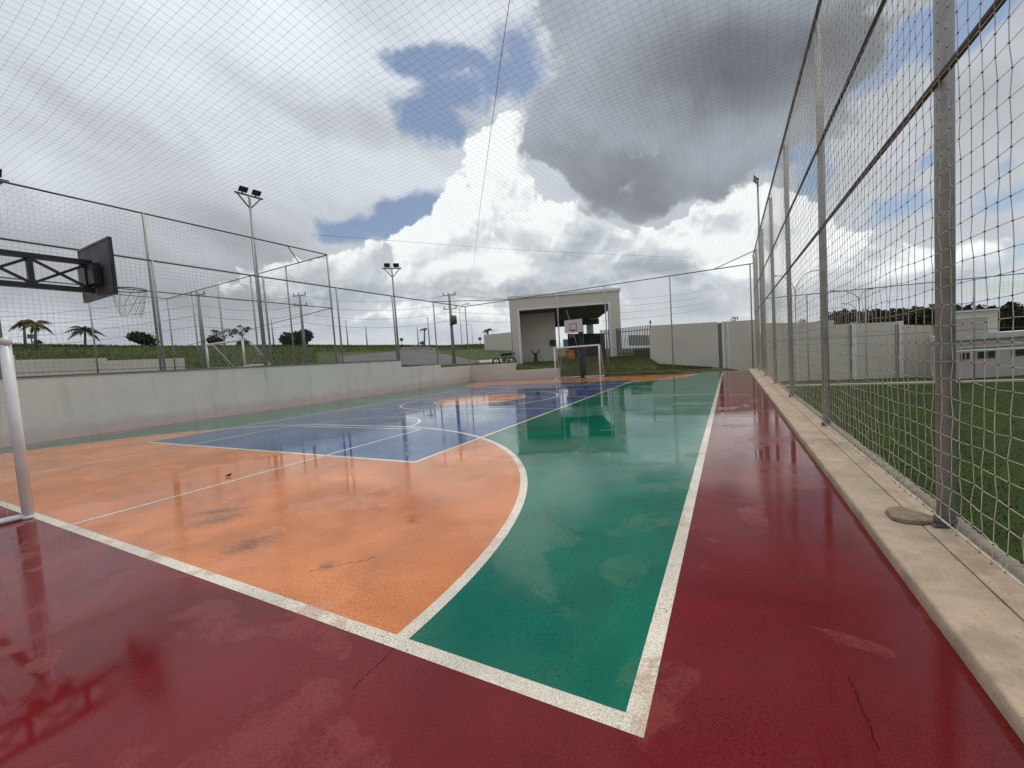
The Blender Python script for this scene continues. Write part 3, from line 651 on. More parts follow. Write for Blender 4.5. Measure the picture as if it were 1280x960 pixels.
# far walls
wf = empty('boundary_wall', (-2.5, 29.6, 0), 'plain beige boundary wall right of the far goal', 'wall')
MB().prism([(-4.82, -.4), (-4.82, 3.12), (-.62, 2.97), (-.62, -.4)], 'y', 29.5, 29.7).build('wall_body', M['plaster2'], wf)
MB().prism([(-.40, -.4), (-.40, 2.96), (-.28, 2.955), (-.28, -.4)], 'y', 29.47, 29.7).build('white_pilaster', M['trim'], wf)
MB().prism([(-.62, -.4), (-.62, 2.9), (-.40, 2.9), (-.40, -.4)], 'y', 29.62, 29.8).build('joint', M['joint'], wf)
MB().prism([(-.28, -.4), (-.28, 2.95), (-.1, 2.945), (-.1, -.4)], 'y', 29.55, 29.7).build('wall_body', M['plaster2'], wf)
MB().prism([(-.10, -.4), (-.10, 2.96), (-.02, 2.955), (-.02, -.4)], 'y', 29.47, 29.7).build('white_pilaster', M['trim'], wf)
MB().prism([(-.02, -.4), (-.02, 2.94), (1.5, 2.88), (1.5, -.4)], 'y', 29.5, 29.7).build('wall_body', M['plaster2'], wf)
lp = MB(); lp.tube([(-4.7, 29.4, 3.12), (-4.7, 29.4, 3.3)], .02, 6)
sl = empty('wall_lamp', (-4.7, 29.4, 3.1), 'small dark lamp on top of the left end of the beige wall', 'lamp'); lp.build('stem', M['black'], sl); MB().tube([(-4.7, 29.4, 3.28), (-4.7, 29.4, 3.42), (-4.7, 29.4, 3.5)], .07, 8, .03).build('lamp_head', M['black'], sl)
YRW = 28.3
wr = empty('boundary_wall', (5, YRW, ZF), 'long beige stepped wall with white pilasters beyond the lawn', 'wall')
def zt(px, py): return float(atY(px, py, YRW)[2]), float(atY(px, py, YRW)[0])
segs = [(955, 404, 1010, 403), (1010, 403, 1042.5, 400), (1042.5, 405.8, 1064, 405), (1070, 404.5, 1122.5, 402), (1128.5, 406, 1166, 406.5)]
for a, b, c, d in segs:
    z0, x0 = zt(a, b); z1, x1 = zt(c, d); MB().prism([(x0, ZF-.2), (x0, z0), (x1, z1), (x1, ZF-.2)], 'y', YRW, YRW+.2).build('wall_panel', M['plaster2'], wr)
for a, b, c in ((1064, 1070, 404), (1122.5, 1128.5, 402)):
    z0, x0 = zt(a, b and c); x1 = zt(b, c)[1]; MB().box((x0, YRW-.12, ZF-.2), (x1, YRW+.25, z0+.02)).build('white_pilaster', M['trim'], wr)
for a, b in ((988, 990.5), (994.5, 997)):
    x0 = zt(a, 403)[1]; x1 = zt(b, 403)[1]; MB().box((x0, YRW-.05, ZF-.2), (x1, YRW-.003, zt(a, 404)[0])).build('white_pilaster', M['trim'], wr)
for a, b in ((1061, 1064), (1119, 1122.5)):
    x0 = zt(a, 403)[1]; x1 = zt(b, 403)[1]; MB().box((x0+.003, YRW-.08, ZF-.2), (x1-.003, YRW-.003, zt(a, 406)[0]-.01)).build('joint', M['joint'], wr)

# low service building on the right
YBL = 26.4
sb = empty('service_building', (10.5, YBL, ZF), 'low two level beige building with small dark windows at the far right', 'building')
BO = np.array([8.9, YBL]); BU = np.array([.90, .436]); BV = np.array([-.436, .90]); BD = np.array([.31, .95])
def bx(px, py):                                   # sighted point on the building's front plane -> (along the front, height)
    r = ray(px, py); t = np.dot(BO-EYE[:2], BV)/np.dot(r[:2], BV); q = EYE+r*t; return float(np.dot(q[:2]-BO, BU)), float(q[2])
def bb(name, a0, a1, d0, d1, z0, z1, m, par=sb):
    vs = []
    for z in (z0, z1):
        for a, d in ((a0, d0), (a1, d0), (a1, d1), (a0, d1)): q = BO+BU*a+BD*d; vs.append((q[0], q[1], z))
    return MB().add(vs, [(0, 3, 2, 1), (4, 5, 6, 7), (0, 1, 5, 4), (1, 2, 6, 5), (2, 3, 7, 6), (3, 0, 4, 7)]).build(name, M[m], par)
xa = bx(1166, 477)[0]; zr0, zr1 = bx(1220, 424)[1], bx(1220, 417.5)[1]
bb('lower_wall', xa, xa+7, 0, 5, ZF-.3, zr0, 'pinkwall')
bb('roof', xa-.1, xa+7.2, -.3, 5.2, zr0+.003, zr1, 'roofc')
zb_ = bx(1220, 433.5)[1]; bb('band', xa-.05, xa+7.1, -.1, -.003, zb_-.03, zb_+.02, 'plaster2')
u0, u1 = bx(1172, 417)[0], bx(1248, 417)[0]; zt1 = bx(1215, 389.5)[1]; zt0 = zr1+.003
bb('upper_block', u0, u1, .3, 4, zt0, zt1, 'plaster2'); bb('parapet', u0-.03, u1+.05, .2, 4.1, zt1+.003, zt1+.08, 'trim')
bb('recess_panel', u0+.3, u1-.45, .285, .298, zt0+.01, zt1-.28, 'pinkwall')
bb('panel_trim', u0+.25, u1-.4, .26, .297, zt1-.28, zt1-.23, 'trim'); bb('panel_trim', u1-.45, u1-.4, .26, .297, zt0+.01, zt1-.283, 'trim')
for a, b in ((1201, 1206), (1208, 1212), (1222.5, 1233), (1235, 1244), (1264, 1267), (1269, 1292)):
    x0 = bx(a, 443)[0]; x1 = bx(b, 443)[0]; z1 = bx(1230, 439.3)[1]; z0 = bx(1230, 447.8)[1]
    w_ = bb('window', x0-.02, x1+.02, -.03, -.003, z0-.02, z1+.02, 'trim' if b > 1260 else 'pinkwall'); bb('pane', x0, x1, -.04, -.032, z0, z1, 'glass', w_)
hr = empty('handrail', (10.5, 24.9, ZF), 'thin white horizontal rail standing in front of the low building', 'rail')
zr = float(atY(1240, 437, 25.15)[2]); MB().tube([(8.2, 25.2, zr), (13, 25.2, zr)], .028, 8).build('top_bar', M['goal'], hr, True)
for x in (8.25, 12.6): MB().tube([(x, 25.2, ZF), (x, 25.2, zr)], .025, 8).build('post', M['goal'], hr, True)

# ------------------------------------------------------------------ goals
def make_goal(name, xl, xr, y, back, h, label, cat, z=0., r=.05, depth=.95, top=.35, cell=.12, cm='cord_white', bars=True, group=None):
    g = empty(name, ((xl+xr)/2, y, z), label, cat, group); yb = y+back*depth; yt = y+back*top
    for x in (xl, xr): MB().tube([(x, y, z), (x, y, z+h)], r, 14).build('goal_post', M['goal'], g, True); MB().tube([(x, y, z), (x, y, z+.03)], r*1.25, 14).build('foot', M['goal'], g, True)
    MB().tube([(xl-r, y, z+h), (xr+r, y, z+h)], r, 14).build('crossbar', M['goal'], g, True)
    for x in (xl, xr):
        MB().tube([(x, y, z+h-r*.2), (x, yt, z+h-.02), (x, yb, z+.04)], r*.55, 10).build('side_stay', M['goal'], g, True)
        MB().tube([(x, y, z+.035), (x, yb, z+.035)], r*.7, 10).build('ground_bar', M['goal'], g, True)
    MB().tube([(xl, yb, z+.035), (xr, yb, z+.035)], r*.6, 10).build('rear_bar', M['goal'], g, True)
    L1 = top; L2 = hypot(depth-top, h); nrm = L1+L2
    def back_net(U, V):
        t = V*nrm; a = np.clip(t/L1, 0, 1); b = np.clip((t-L1)/L2, 0, 1)
        sag = .10*np.sin(b*pi)*np.sin((U-xl)/(xr-xl)*pi)+.02*np.sin(U*9)*np.sin(V*14)
        return np.stack([U, y+back*(a*top+b*(depth-top)+sag), z+h-.02-b*(h-.06)-.06*np.sin(a*pi)*.5], -1)
    net('net', back_net, np.arange(xl, xr+.01, cell), np.linspace(0, 1, int(nrm/cell)), .0022, M[cm], g)
    for x in (xl, xr):
        def side_net(U, V): return np.stack([x+.03*np.sin(V*8+U*7)+0*U, y+back*U*(top+(depth-top)*(1-V)), z+.05+V*(h-.08)], -1)
        net('net', side_net, np.linspace(0, 1, 7), np.linspace(0, 1, int(h/cell)), .0022, M[cm], g)
    return g
make_goal('futsal_goal', -10.2, -7.2, 1.46, -1, 2.03, 'white futsal goal with one thick post showing at the left edge of the frame', 'goal', group=None)
make_goal('futsal_goal', -10.02, -7.08, 24.95, 1, 1.99, 'white futsal goal in front of the far basketball hoop', 'goal', depth=.9)
make_goal('futsal_goal', -25.0, -21.6, 12.1, 1, 1.32, 'small white goal on the sand court behind the left wall', 'goal', z=2.02, r=.05, depth=1.3, cell=.2)

# ------------------------------------------------------------------ basketball hoops
def hoop(yp, s, label, zb=2.83, group=None, xr=-8.57, bw=1.16, yboard=2.74, ruled=True):
    """s=+1: pole at yp, board towards +Y"""
    y = lambda d: yp+s*d; db = abs(yboard-yp)
    h = empty('basketball_hoop', (xr, yp, 0), label, 'basketball hoop', group)
    MB().box((xr-.14, min(y(-.14), y(.14)), 0), (xr+.14, max(y(-.14), y(.14)), 3.45)).build('pole', M['black'], h, bevel=.01)
    MB().box((xr-.3, yp-.3, .002), (xr+.3, yp+.3, .03)).build('base_plate', M['black'], h)
    arm = MB(); z0, z1 = 2.925, 3.325
    for x in (xr-.0,):
        arm.beam((x, y(.14), z1), (x, y(db-.04), z1+.02), .09, .07); arm.beam((x, y(.14), z0), (x, y(db-.04), z0), .09, .07)
    arm.build('arm_chord', M['black'], h)
    br = MB(); n = max(2, int(round((db-.2)/.62))); st = (db-.25)/n
    for i in range(n):
        a, b = y(.14+i*st), y(.14+(i+1)*st)
        br.beam((xr-.012, a, z0+.03), (xr-.012, b, z1-.02), .03, .035); br.beam((xr+.022, a, z1-.02), (xr+.022, b, z0+.03), .03, .035)
        br.beam((xr, b, z0+.035), (xr, b, z1-.03), .075, .06, (0, 1, 0))
    br.build('arm_bracing', M['black'], h)
    MB().box((xr-.28, min(y(db-.12), y(db-.03)), 3.0), (xr+.28, max(y(db-.12), y(db-.03)), 3.3)).build('mount_frame', M['black'], h)
    lo, hi = min(y(db), y(db+.03)), max(y(db), y(db+.03))
    bd = MB().box((xr-bw/2, lo, zb), (xr+bw/2, hi, zb+.80)).build('backboard', M['boardback' if s > 0 else 'board'], h)
    fr = MB()
    for a, b in (((-bw/2, zb), (bw/2, zb)), ((-bw/2, zb+.8), (bw/2, zb+.8)), ((-bw/2, zb), (-bw/2, zb+.8)), ((bw/2, zb), (bw/2, zb+.8))):
        if s > 0: fr.beam((xr+a[0], y(db+.015), a[1]), (xr+b[0], y(db+.015), b[1]), .045, .03)
    if s > 0: fr.build('edge_frame', M['black'], bd)
    sq = MB(); yy = y(db+.036)
    for a, b in (((-.25, 3.02), (.25, 3.02)), ((-.25, 3.4), (.25, 3.4)), ((-.25, 3.02), (-.25, 3.4)), ((.25, 3.02), (.25, 3.4))):
        sq.beam((xr+a[0]*.85, yy, a[1]), (xr+b[0]*.85, yy, b[1]), .01, .05, (0, 0, 1) if a[1] == b[1] else (1, 0, 0))
    sq.build('target_square', M['black' if s > 0 else 'orange_steel'], bd)
    zc = 2.99; yc = y(db+.15+.22)
    rim = MB().tube([(xr+.225*cos(t), yc+.225*sin(t), zc) for t in np.linspace(0, 2*pi, 33)], .009, 8, cap=False); rim.beam((xr, y(db+.03), zc), (xr, y(db+.16), zc), .16, .05)
    rim.build('rim', M['rim'], h, True)
    U = np.linspace(0, 2*pi, 13)
    def nfn(sgn):
        ps = []
        for k in range(12):
            ps.append([(xr+(.225-.09*t)*cos(2*pi*(k/12+sgn*t*.17)), yc+(.225-.09*t)*sin(2*pi*(k/12+sgn*t*.17)), zc-.42*t+(.02*sin(k*2.3+t*5) if t else 0)) for t in np.linspace(0, 1, 7)])
        return np.array(ps)
    V1, q1 = strands(nfn(1), .002); V2, q2 = strands(nfn(-1), .002)
    np_mesh('net', np.concatenate([V1, V2]), np.concatenate([q1, q2+len(V1)]), M['cord_white' if s < 0 else 'cord_grey'], h)
    return h
hoop(.2, 1, 'black steel basketball hoop arm and backboard seen from behind at left', group='basketball hoops of the main court')
hoop(25.95, -1, 'far basketball hoop on a thick black pole with white board', zb=2.86, group='basketball hoops of the main court', xr=-8.5, yboard=24.55)

# ------------------------------------------------------------------ floodlights
def floodlight(x, y, z0, z1, face, label, tilt=25, n=2, r=.06, both=False):
    f = empty('floodlight', (x, y, z0), label, 'floodlight', 'floodlight masts around the courts')
    MB().tube([(x, y, z0), (x, y, z1)], r*1.25, 10, r*.75).build('mast', M['galv'], f, True)
    fx, fy = sin(radians(face)), cos(radians(face)); sx, sy = fy, -fx
    MB().beam((x-sx*.58, y-sy*.58, z1+.02), (x+sx*.58, y+sy*.58, z1+.02), .06, .06).build('crossarm', M['rail'], f)
    for s in (-1, 1): MB().beam((x, y, z1-.55), (x+s*sx*.48, y+s*sy*.48, z1), .045, .045).build('arm_brace', M['rail'], f)
    t = radians(tilt)
    for k in range(n):
        u = (-.27+.54*k/max(1, n-1))
        cx, cy = x+sx*u, y+sy*u
        m_ = MB()
        for (aw, ad, az0, az1) in ((.18, .05, -.11, .11), (.14, .08, -.08, .08)):
            vs = []
            for zz in (az0, az1):
                for dd in (-ad/2, ad/2):
                    for ww in (-aw, aw):
                        d2 = dd*cos(t)-zz*sin(t); z2 = dd*sin(t)*-1+zz*cos(t)
                        vs.append((cx+sx*ww+fx*(d2+.12), cy+sy*ww+fy*(d2+.12), z1+.18+z2))
            m_.add(vs, [(0, 1, 3, 2), (4, 6, 7, 5), (0, 4, 5, 1), (2, 3, 7, 6), (0, 2, 6, 4), (1, 5, 7, 3)])
        l = m_.build('lamp_head', M['black'], f); MB().beam((cx, cy, z1+.03), (cx+fx*.1, cy+fy*.1, z1+.22), .05, .04).build('bracket', M['rail'], l)
    return f
p = atX(330, 452, -18.5); q = atX(313.5, 243, -18.5); floodlight(-18.5, (p[1]+q[1])/2, 1.6, float(q[2])-.1, 95, 'tall floodlight mast behind the left fence with two angled lamp heads', tilt=-55, r=.065)
p = atX(498, 448, -18.5); q = atX(490.5, 334, -18.5); floodlight(-18.5, (p[1]+q[1])/2, 1.3, float(q[2])-.1, 135, 'floodlight mast beyond the step in the left wall', tilt=-35, n=2, r=.06)
p = atX(-30, 213, -18.5); floodlight(-18.5, float(p[1]), 1.6, float(p[2])-.15, 95, 'floodlight at the left edge with only its lamp showing', tilt=-50)
q = atD(947, 228, 27.5); b = atD(955, 440, 27.5); floodlight(float(q[0]), float(q[1]), -.05, float(q[2]), 270, 'floodlight mast behind the far right corner of the court', tilt=-30, n=2, r=.06)

# ------------------------------------------------------------------ pavilion
P0 = atD(641, 451, 32); P1 = atD(778, 444.5, 32.4)
u = np.array([P1[0]-P0[0], P1[1]-P0[1]]); WP = float(np.hypot(*u)); u /= WP; v = np.array([-u[1], u[0]])
ZP = 1.0; ang = atan2(u[1], u[0])
ZT = float(atD(636, 371, 32)[2]); ZO = float(atD(649, 389, 32.3)[2])
pv = empty('pavilion', (float(P0[0]+u[0]*WP/2), float(P0[1]+u[1]*WP/2), ZP), 'beige open fronted pavilion with white edged opening and brown ceiling', 'building')
def pbox(name, a0, a1, d0, d1, z0, z1, m, parent=pv):
    """box in pavilion coordinates: a along the front, d into the depth"""
    vs = []
    for z in (z0, z1):
        for (a, d) in ((a0, d0), (a1, d0), (a1, d1), (a0, d1)): vs.append((P0[0]+u[0]*a+v[0]*d, P0[1]+u[1]*a+v[1]*d, z))
    return MB().add(vs, [(0, 3, 2, 1), (4, 5, 6, 7), (0, 1, 5, 4), (1, 2, 6, 5), (2, 3, 7, 6), (3, 0, 4, 7)]).build(name, M[m], parent)
DP = 13.
pbox('pillar', 0, .62, 0, .9, ZP-.4, ZT-.2, 'plaster2'); pbox('pillar', WP-.72, WP, 0, .7, ZP-.4, ZT-.2, 'plaster2')
pbox('fascia', .62, WP-.72, .0, .7, ZO, ZT-.2, 'plaster2')
pbox('coping', -.1, WP+.1, -.1, DP+.1, ZT-.197, ZT, 'trim')
pbox('opening_trim', .56, .74, -.05, .5, ZP-.3, ZO-.003, 'trim'); pbox('opening_trim', WP-.86, WP-.70, -.05, .5, ZP-.3, ZO-.003, 'trim'); pbox('opening_trim', .56, WP-.70, -.05, .5, ZO, ZO+.14, 'trim')
pbox('ceiling', .05, WP-.05, .72, DP, ZO+.05, ZT-.2, 'wood')
for k in range(12): pbox('ceiling_board', .75+(WP-1.7)*k/12, .75+(WP-1.7)*(k+.9)/12, .75, DP-.1, ZO-.02, ZO+.047, 'wood')
pbox('room_wall', .3, 3.5, 2.6, 9., ZP-.4, ZO-.03, 'plaster2')
pbox('side_wall', 0, .25, .92, 12, ZP-.4, ZO+.04, 'plaster2')
pbox('rear_pillar', WP-1.3, WP-.65, DP-.7, DP, ZP-.4, ZO-.03, 'plaster2')
pbox('vent_box', 2.95, 3.45, 2.52, 2.597, 2.35, 2.85, 'black')
pbox('fascia_rear', .62, WP-.05, DP-.9, DP-.75, ZO-.6, ZO-.03, 'wood')
fl = pbox('floor', -.1, WP+.1, -.2, DP, ZP-.5, ZP+.02, 'path')
# annex seen left of the pavilion
MB().box((-26, 52, 2), (-21.5, 58, 6.2)).build('annex_building', M['plaster2']); tag(bpy.data.objects['annex_building'], 'small plain beige block just left of the pavilion', 'building')
bpy.data.objects['annex_building'].location = tuple(Vector(atD(634, 440, 60))-Vector((-22.2, 52, 3.4)))
def pp(a, d, z): return np.array([P0[0]+u[0]*a+v[0]*d, P0[1]+u[1]*a+v[1]*d, z])
# things in and behind the pavilion
bn = pp(1.75, 1.7, ZP); bin_ = empty('pedestal_bin', bn, 'black pedestal bin with a forked top by the pavilion wall', 'bin')
MB().tube([bn, bn+[0, 0, .75]], .16, 10, .12).build('stand', M['black'], bin_); MB().tube([bn+[0, 0, .75], bn+[0, 0, .85]], .12, 10, .27).build('bowl', M['black'], bin_)
for s in (-1, 1): MB().beam(bn+np.array([u[0]*.22*s, u[1]*.22*s, .85]), bn+np.array([u[0]*.26*s, u[1]*.26*s, 1.12]), .1, .1).build('prong', M['black'], bin_)
def scrn(px0, px1, py0, py1, D, m, name, label, cat, th=.08):
    A = atD(px0, py1, D); B = atD(px1, py1, D); T_ = atD(px0, py0, D)
    o = MB(); d = B-A; nrm = np.array([-d[1], d[0]]); nrm /= np.hypot(*nrm); nrm = np.array([nrm[0], nrm[1], 0])*th; hz_ = np.array([0, 0, T_[2]-A[2]])
    vs = [A, B, B+nrm, A+nrm]; o.add(vs+[p+hz_ for p in vs], [(0, 3, 2, 1), (4, 5, 6, 7), (0, 1, 5, 4), (1, 2, 6, 5), (2, 3, 7, 6), (3, 0, 4, 7)])
    return tag(o.build(name, M[m]), label, cat)
scrn(711, 757, 417, 446, 36, 'navy', 'screen_panel', 'dark navy screen standing inside the pavilion behind the hoop pole', 'screen')
scrn(704.5, 710.5, 424, 437, 35.5, 'teal', 'glass_door', 'pale blue glazed door beside the pavilion room', 'door')
ob = pp(4.55, 2., ZP); oo = empty('orange_bin', ob, 'bright orange bin behind the far goal', 'bin')
MB().tube([ob, ob+[0, 0, .8]], .33, 14, .36).build('body', M['orange_plastic'], oo, True); MB().tube([ob+[0, 0, .8], ob+[0, 0, .9]], .39, 14, .3).build('lid', M['orange_plastic'], oo, True)
# palisade fence between pavilion and wall
A = atD(752, 446, 33.5); B = np.array([-4.75, 29.8, .95]); A[2] = 1.05
pf = empty('palisade_fence', (A+B)/2, 'dark upright bar fence between the pavilion and the beige wall', 'fence')
npk = 34; me0 = None
for k in range(npk+1):
    q = A+(B-A)*k/npk
    if me0 is None: o = MB().box((q[0]-.028, q[1]-.02, q[2]), (q[0]+.028, q[1]+.02, q[2]+2.25)).build('picket', M['rail'], pf); me0 = o; q0 = q.copy()
    else:
        o = me0.copy(); COL.objects.link(o); o.parent = pf; o.location = Vector(q-q0)
for z in (.35, 1.95): MB().beam(A+[0, .05, z], B+[0, .05, z], .05, .05).build('rail', M['rail'], pf)
C0 = atD(786, 431, 42); C1 = atD(816, 431, 42)
o = MB().beam((A+B)/2+np.array([.5, 7, -.4]), B+np.array([1.5, 5, -.4]), 3., 2.).build('soil_bank', M['soil']); o['kind'] = 'structure'
scrn(786, 818, 419, 432, 44, 'plaster2', 'distant_wall', 'grey white wall seen through the upright bar fence', 'wall', .2)
o = MB().beam(A+np.array([0, -.05, -.15]), B+np.array([0, -.05, -.1]), .4, .3).build('fence_footing', M['path']); o['kind'] = 'structure'

# ------------------------------------------------------------------ motorcycle
mc = atD(630.5, 453, 31.5); mc[2] = hz(mc[0], mc[1])+.03; mo = empty('motorcycle', mc, 'small dark motorcycle parked beside the pavilion pillar', 'motorcycle')
ax = np.array([cos(radians(205)), sin(radians(205)), 0.]); lat = np.array([-ax[1], ax[0], 0])
def mp_(a, l, z): return mc+ax*a+lat*l+np.array([0, 0, z])
for a in (-.58, .62):
    wh = MB().tube([mp_(a+.27*cos(t), 0, .30+.27*sin(t)) for t in np.linspace(0, 2*pi, 25)], .05, 8, cap=False).build('wheel', M['rubber'], mo, True)
    MB().tube([mp_(a+.2*cos(t), 0, .30+.2*sin(t)) for t in np.linspace(0, 2*pi, 25)], .02, 6, cap=False).build('rim', M['galv'], wh, True)
    for k in range(6): pass
MB().tube([mp_(.2, 0, .72), mp_(.05, 0, .84), mp_(-.22, 0, .80)], .15, 10, .10).build('tank', M['black'], mo, True)
MB().tube([mp_(-.15, 0, .80), mp_(-.5, 0, .82), mp_(-.82, 0, .88)], .11, 8, .07).build('seat', M['rubber'], mo, True)
MB().beam(mp_(.12, 0, .3), mp_(-.2, 0, .62), .26, .3).build('engine', M['rail'], mo)
for s in (-1, 1): MB().tube([mp_(.62, .09*s, .3), mp_(.36, .09*s, .95)], .025, 8).build('fork', M['galv'], mo)
MB().tube([mp_(.22, -.36, 1.02), mp_(.36, -.12, .98), mp_(.36, .12, .98), mp_(.22, .36, 1.02)], .02, 8).build('handlebar', M['black'], mo)
MB().tube([mp_(.42, 0, .86), mp_(.52, 0, .86)], .09, 10, .10).build('headlight', M['galv'], mo, True)
MB().beam(mp_(-.58, 0, .32), mp_(0, 0, .34), .14, .06).build('swing_arm', M['rail'], mo); MB().beam(mp_(-.9, 0, .8), mp_(-.62, 0, .62), .12, .03).build('mudguard', M['black'], mo)

# ------------------------------------------------------------------ utility poles, wires, lamps
def upole(px, py_top, px_b, py_b, D, label, arms=(.4,), transformer=False, r=.17, group=None):
    b = atD(px_b, py_b, D); t = atD(px, py_top, D); z0 = hz(b[0], b[1])-.2
    o = empty('utility_pole', (b[0], b[1], z0), label, 'utility pole', group)
    MB().tube([(b[0], b[1], z0), (b[0], b[1], t[2])], r, 10, r*.55).build('mast', M['conc'], o, True)
    for a in arms:
        z = t[2]-a; MB().beam((b[0]-.62, b[1]-.2, z), (b[0]+.62, b[1]+.2, z), .06, .07).build('crossarm', M['conc'], o)
        for s in (-.55, -.1, .55): MB().tube([(b[0]+s, b[1]+s*.33, z+.05), (b[0]+s, b[1]+s*.33, z+.25)], .04, 6, .06).build('insulator', M['conc'], o)
    if transformer: 
        t_ = MB().tube([(b[0]+.45, b[1]-.2, t[2]-2.9), (b[0]+.45, b[1]-.2, t[2]-2.1)], .3, 12).build('transformer', M['rail'], o, True)
        MB().box((b[0], b[1]-.3, t[2]-2.95), (b[0]+.5, b[1]-.1, t[2]-2.9)).build('bracket', M['rail'], t_)
    return np.array([b[0], b[1], t[2]])
u1 = upole(243, 366, 257, 455, 40, 'thick concrete pole right of the dome shaped tree', (.15,), r=.18)
u2 = upole(376.5, 368, 382, 448, 42, 'concrete pole with crossarms before the round dark tree', (.1, 1.0), r=.16)
u3 = upole(553, 368, 567, 443, 40, 'concrete pole carrying a grey transformer left of the pavilion', (.1, 1.4), True, r=.19)
us = []
for i, (a, b, c, d, D, lab) in enumerate([(432, 400, 435, 431, 95, 'slim pole in the gap between two fence posts on the ridge'), (457, 408, 459, 431, 95, 'thin short pole on the ridge left of the second floodlight'), (534, 396, 537, 430, 90, 'slim dark pole just left of the transformer pole'),
                                           (340, 400, 342, 428, 95, 'thin pole by the round dark tree on the ridge'), (523, 408, 523, 430, 90, 'short pole beside the small palm with drooping crown')]):
    us.append(upole(a, b, c, d, D, lab, (), r=.14))
def sagline(p, q, s, n=14): return [tuple(p+(q-p)*k/n-np.array([0, 0, 4*s*(k/n)*(1-k/n)])) for k in range(n+1)]
for i, (p, q, s, lab) in enumerate([(u1, u2, .5, 'power lines between the two left concrete poles'), (u2, u3, .6, 'power lines running on to the transformer pole'), (np.array([-60, 5, 8.]), u1, .6, 'power lines leaving the frame at far left'), (u3, np.array([-3, 62, 9.]), .8, 'power lines passing above the pavilion')]):
    w_ = empty('power_line', (p+q)/2, lab, 'power line', 'overhead power lines')
    for dz in (-.1, -.9, -1.7, -2.5): MB().tube(sagline(p+np.array([0, 0, dz]), q+np.array([0, 0, dz]), s), .012, 5).build('wire', M['rail'], w_)
def lamp(px, pyt, D, label, arms, r=.07, z0=None):
    t = atD(px, pyt, D); z0 = hz(t[0], t[1])-.2; o = empty('street_lamp', (t[0], t[1], z0), label, 'street lamp', 'far street lamps')
    MB().tube([(t[0], t[1], z0), tuple(t)], r, 8, r*.7).build('mast', M['conc'], o, True)
    rt = np.array([RC[0, 0], RC[1, 0], 0.]); rt /= np.linalg.norm(rt)
    for ax_, az in arms:
        P = [t+rt*(ax_*sin(k/8*pi/2))+np.array([0, 0, az*(1-(1-k/8)**2)]) for k in range(9)]
        P = [t+rt*(ax_*(k/8)**1.4)+np.array([0, 0, az*(1-(1-k/8)**2)]) for k in range(9)]
        MB().tube(P, r*.6, 6).build('arm', M['conc'], o, True); MB().beam(P[-1], P[-1]+rt*(.5*(1 if ax_ > 0 else -1))+np.array([0, 0, .04]), .2, .09).build('lamp_head', M['rail'], o)
lamp(994, 366, 62, 'street lamp with two curved arms behind the wall, tallest of three', ((2.4, 2.5), (-2.2, 2.2)))
lamp(1074, 375, 66, 'street lamp with two short curved arms right of the tallest lamp', ((1.2, 1.2), (-3.0, 1.3)))
lamp(1071.5, 390, 95, 'street lamp with a single bent arm, lowest of three behind the wall', ((-2.2, 1.6),))
lamp(574.5, 389, 75, 'street lamp with forked arms between the transformer pole and corner post', ((1.3, 1.2), (-1.3, 1.2)))
lamp(589.5, 408, 100, 'thin street lamp right of the far left corner post', ((-.8, .6),), .06)
lamp(617, 415, 110, 'thin street lamp between palm and pavilion', ((.5, .4),), .06)
for px, pt, lab in ((39, 423, 'small street lamp beside the orange palms'), (600, 425, 'short sign post left of the palm near the pavilion'), (502, 426, 'small round headed post right of the second floodlight')):
    t = atD(px, pt, 80); z0 = hz(t[0], t[1]); o = empty('sign_post', (t[0], t[1], z0), lab, 'post'); MB().tube([(t[0], t[1], z0-.1), tuple(t)], .06, 6).build('stem', M['rail'], o); MB().tube([tuple(t), tuple(t+[0, 0, .5])], .35, 8, .3).build('head', M['rail'], o)

# ------------------------------------------------------------------ vegetation
def leaf_cloud(centres, rad, n, size, squash=.8):
    c = np.array(centres); r = np.array(rad); k = rng.integers(0, len(c), n)
    d = rng.normal(size=(n, 3)); d /= np.linalg.norm(d, axis=1)[:, None]; q = rng.random(n)**.45
    p = c[k]+d*(q*r[k])[:, None]*np.array([1, 1, squash])
    a = rng.normal(size=(n, 3)); a /= np.linalg.norm(a, axis=1)[:, None]; b = np.cross(a, rng.normal(size=(n, 3))); b /= np.linalg.norm(b, axis=1)[:, None]
    s = size*(.5+rng.random(n))[:, None]
    V = np.stack([p+a*s, p+b*s*.55, p-a*s, p-b*s*.55], 1).reshape(-1, 3)
    return V, np.arange(n*4).reshape(-1, 4)
def tree(px, D, wpx, top, bot, label, leaf='leaf_d', n=1400, lobes=9, group='trees on the ridge', trunk=True, flat=1.):
    t = atD(px, top, D); b = atD(px, bot, D); g = hz(b[0], b[1]); zb = min(g, b[2])
    W = wpx/F*np.dot(b-EYE, -RC[:, 2])*.5; Ht = t[2]-zb
    o = empty('tree', (b[0], b[1], zb), label, 'tree', group)
    MB().tube([(b[0], b[1], zb-.2), (b[0]+W*.04, b[1], zb+Ht*.35), (b[0]-W*.03, b[1], zb+Ht*.7)], max(.12, W*.07), 8, .05).build('trunk', M['bark'], o, True)
    cs, rs = [], []
    for k in range(lobes):
        a = 2*pi*k/lobes+rng.random()*.8; q = W*.62*rng.random()**.5
        rr = W*(.30+.22*rng.random()); zz = zb+Ht*(.34+.42*rng.random()*(1-(q/W)**2)); cs.append((b[0]+q*cos(a), b[1]+q*sin(a), min(zz, t[2]-rr*.7))); rs.append(rr)
    cs.append((b[0], b[1], t[2]-W*.45)); rs.append(W*.5)
    for k in range(0, lobes, 3): MB().tube([(b[0], b[1], zb+Ht*.3), cs[k]], W*.03, 6, .03).build('limb', M['bark'], o)
    V, q = leaf_cloud(cs, rs, n, W*.11); np_mesh('crown', V, q, M[leaf], o)
    return o
